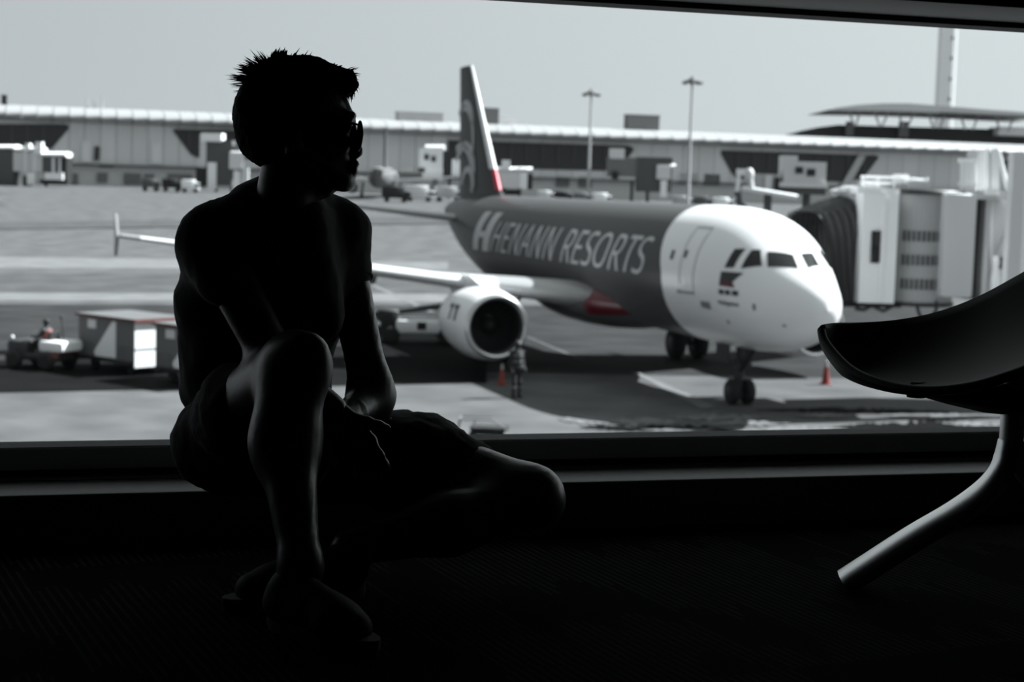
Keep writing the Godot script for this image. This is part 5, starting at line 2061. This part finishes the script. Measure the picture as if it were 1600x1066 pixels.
func cone(p: Vector3, label: String, m: Material, h: float) -> void:
	var root := thing("traffic_cone", p, label, "traffic cone")
	var st := S()
	soft_box(st, Vector3(0, 0.02, 0), Vector3(0.4, 0.04, 0.4) * h, 0.015)
	put(st, "base", m, root)
	st = S()
	lathe(st, Vector3(0, 0.04, 0), Vector3.UP, [Vector2(0.155 * h, 0), Vector2(0.1 * h, 0.4 * h), Vector2(0.07 * h, 0.62 * h)], 18)
	put(st, "body", m, root)
	st = S()
	lathe(st, Vector3(0, 0.04 + 0.62 * h, 0), Vector3.UP, [Vector2(0.07 * h, 0), Vector2(0.05 * h, 0.1 * h), Vector2(0.055 * h, 0.12 * h), Vector2(0.05 * h, 0.2 * h), Vector2(0.01, 0.22 * h)], 16)
	put(st, "white_top", M.spill_white, root)

func build_apron_things() -> void:
	cone(on_level(1290, 601), "bright orange-red traffic cone with white top standing ahead of the far engine", M.cone_red, 0.92)
	cone(on_level(784, 602), "dark red traffic cone with white top in shade under the near engine", M.cone_red, 0.75)
	small_person(on_level(806, 622), "ground worker in dark overalls with reflective bands standing beside the near engine", false, M.worker, M.worker_vest, 0.6, M.slot)
	# tug with its driver, towing two carts
	var tow := Vector3(0.755, 0, 0.656)
	var n0 := on_level(209, 589)
	var c := on_level(70, 576)
	var root := thing("baggage_tug", Vector3(c.x, 0, c.z), "low dark baggage tug with white rear cowl towing the covered carts", "tug")
	var pull := Vector3(0.93, 0, 0.37).normalized()
	root.basis = Basis(pull, Vector3.UP, pull.cross(Vector3.UP))
	var st := S()
	soft_box(st, Vector3(-0.1, 0.42, 0), Vector3(2.1, 0.22, 1.15), 0.05)
	put(st, "chassis", M.slot, root)
	st = S()
	soft_box(st, Vector3(-0.72, 0.66, 0), Vector3(0.75, 0.5, 1.05), 0.08)
	var hood := put(st, "hood", M.tug_dark, root)
	st = S()
	lathe(st, Vector3(-1.0, 0.93, 0.35), Vector3.UP, [Vector2(0.02, 0), Vector2(0.06, 0.02), Vector2(0.05, 0.1), Vector2(0.01, 0.12)], 12)
	put(st, "lamp_cover", M.bridge_white, hood)
	st = S()
	soft_box(st, Vector3(0.62, 0.78, 0), Vector3(0.92, 0.34, 1.1), 0.06)
	put(st, "rear_cowl", M.cart_white, root)
	st = S()
	soft_box(st, Vector3(0.62, 0.48, 0.02), Vector3(0.6, 0.2, 1.14), 0.03)
	put(st, "red_plate", M.cart_red, root)
	st = S()
	soft_box(st, Vector3(0.18, 0.75, 0), Vector3(0.35, 0.12, 0.5), 0.03)
	soft_box(st, Vector3(0.36, 1.0, 0), Vector3(0.1, 0.45, 0.5), 0.03)
	put(st, "seat", M.slot, root)
	st = S()
	tube(st, [Vector3(-0.42, 0.75, 0), Vector3(-0.28, 1.05, 0)], 0.025, 8)
	var ring := []
	for j in 17:
		var a := TAU * j / 16
		ring.append(Vector3(-0.27 - 0.08 * sin(a), 1.07 + 0.15 * sin(a), 0.17 * cos(a)))
	tube(st, ring, 0.015, 6, false)
	put(st, "steering_wheel", M.slot, root)
	st = S()
	tube(st, [Vector3(0.5, 0.95, -0.3), Vector3(0.42, 1.62, -0.3)], 0.015, 6)
	lathe(st, Vector3(0.42, 1.6, -0.3), Vector3.UP, [Vector2(0.03, 0), Vector2(0.055, 0.05), Vector2(0.04, 0.11), Vector2(0.005, 0.12)], 12)
	put(st, "beacon_pole", M.slot, root)
	for x in [-0.75, 0.5]:
		for z in [-0.58, 0.58]:
			st = S()
			lathe(st, Vector3(x, 0.3, z - 0.1), Vector3(0, 0, 1), [Vector2(0.2, 0), Vector2(0.3, 0.04), Vector2(0.3, 0.16), Vector2(0.2, 0.2)], 18)
			put(st, "wheel", M.rubber, root)
	st = S()
	tube(st, [Vector3(0.98, 0.4, 0), Vector3(1.1, 0.38, 0)], 0.035, 6)
	put(st, "hitch", M.dark_metal, root)
	var seat := root.transform * Vector3(0.15, 0.36, 0)
	small_person(seat, "driver in dark clothes and red vest seated on the baggage tug", true, M.slot, M.cart_red_soft, root.rotation.y - PI / 2, M.slot)
	var l0 := n0 - tow
	baggage_cart(n0, l0, "covered baggage cart with white end coupled directly behind the tug")
	baggage_cart(n0 + tow * 4.1, l0 + tow * 4.1, "covered baggage cart coupled second, mostly hidden by the seated man")
	# belt loader under the near wing
	var b := on_level(645, 536)
	root = thing("belt_loader", Vector3(b.x, 0, b.z), "white belt loader parked in shade behind the near engine", "loader", "", 0.1)
	st = S()
	soft_box(st, Vector3(0.6, 0.7, 0), Vector3(2.6, 0.5, 1.6), 0.06)
	put(st, "body", M.cart_white, root)
	st = S()
	box(st, Vector3(0.3, 0.75, 0.8), Vector3(0.35, 0.3, 0.03))
	put(st, "hatch", M.slot, root)
	st = S()
	soft_box(st, Vector3(-1.0, 0.85, 0), Vector3(0.8, 1.0, 1.5), 0.08)
	put(st, "cab", M.slot, root)
	st = S()
	box(st, Vector3(0.1, 1.35, 0), Vector3(5.2, 0.18, 0.8), Basis(Vector3(0, 0, 1), 0.14))
	put(st, "conveyor", M.tug_dark, root)
	st = S()
	soft_box(st, Vector3(-1.55, 0.8, 0.2), Vector3(0.5, 0.18, 1.2), 0.03)
	put(st, "bumper", M.cart_white, root)
	for x in [-0.9, 1.3]:
		for z in [-0.75, 0.75]:
			st = S()
			lathe(st, Vector3(x, 0.36, z - 0.1), Vector3(0, 0, 1), [Vector2(0.25, 0), Vector2(0.36, 0.04), Vector2(0.36, 0.16), Vector2(0.25, 0.2)], 16)
			put(st, "wheel", M.rubber, root)
	# low trolley on the pavement near the window
	var t := on_level(755, 684)
	root = thing("flat_trolley", Vector3(t.x, 0, t.z), "low flat trolley with a light rail frame on the pavement below the window", "trolley", "", -0.05)
	st = S()
	box(st, Vector3(0.15, 0.26, 0), Vector3(0.95, 0.05, 0.6))
	put(st, "platform", M.slot, root)
	for e in [[Vector3(-0.65, 0.1, 0.3), Vector3(-0.58, 0.48, 0.3)], [Vector3(-0.58, 0.48, 0.3), Vector3(0.2, 0.5, 0.3)], [Vector3(0.2, 0.5, 0.3), Vector3(0.6, 0.28, 0.3)], [Vector3(-0.2, 0.28, 0.3), Vector3(-0.2, 0.5, 0.3)], [Vector3(-0.58, 0.48, -0.3), Vector3(0.2, 0.5, -0.3)], [Vector3(-0.58, 0.48, -0.3), Vector3(-0.58, 0.48, 0.3)], [Vector3(-0.65, 0.1, -0.3), Vector3(-0.58, 0.48, -0.3)]]:
		st = S()
		tube(st, [e[0], e[1]], 0.018, 6)
		put(st, "rail", M.door_grey, root)
	for x in [-0.25, 0.42]:
		for z in [-0.26, 0.26]:
			st = S()
			lathe(st, Vector3(x, 0.1, z - 0.025), Vector3(0, 0, 1), [Vector2(0.06, 0), Vector2(0.1, 0.01), Vector2(0.1, 0.04), Vector2(0.06, 0.05)], 12)
			put(st, "wheel", M.rubber, root)
	st = S()
	box(st, Vector3(0.05, 0.14, 0), Vector3(0.55, 0.08, 0.5))
	put(st, "underframe", M.slot, root)
	st = S()
	lathe(st, Vector3(0.48, 0.18, 0.2), Vector3.UP, [Vector2(0.01, 0), Vector2(0.06, 0.1)], 8)
	put(st, "wedge", M.slot, root)
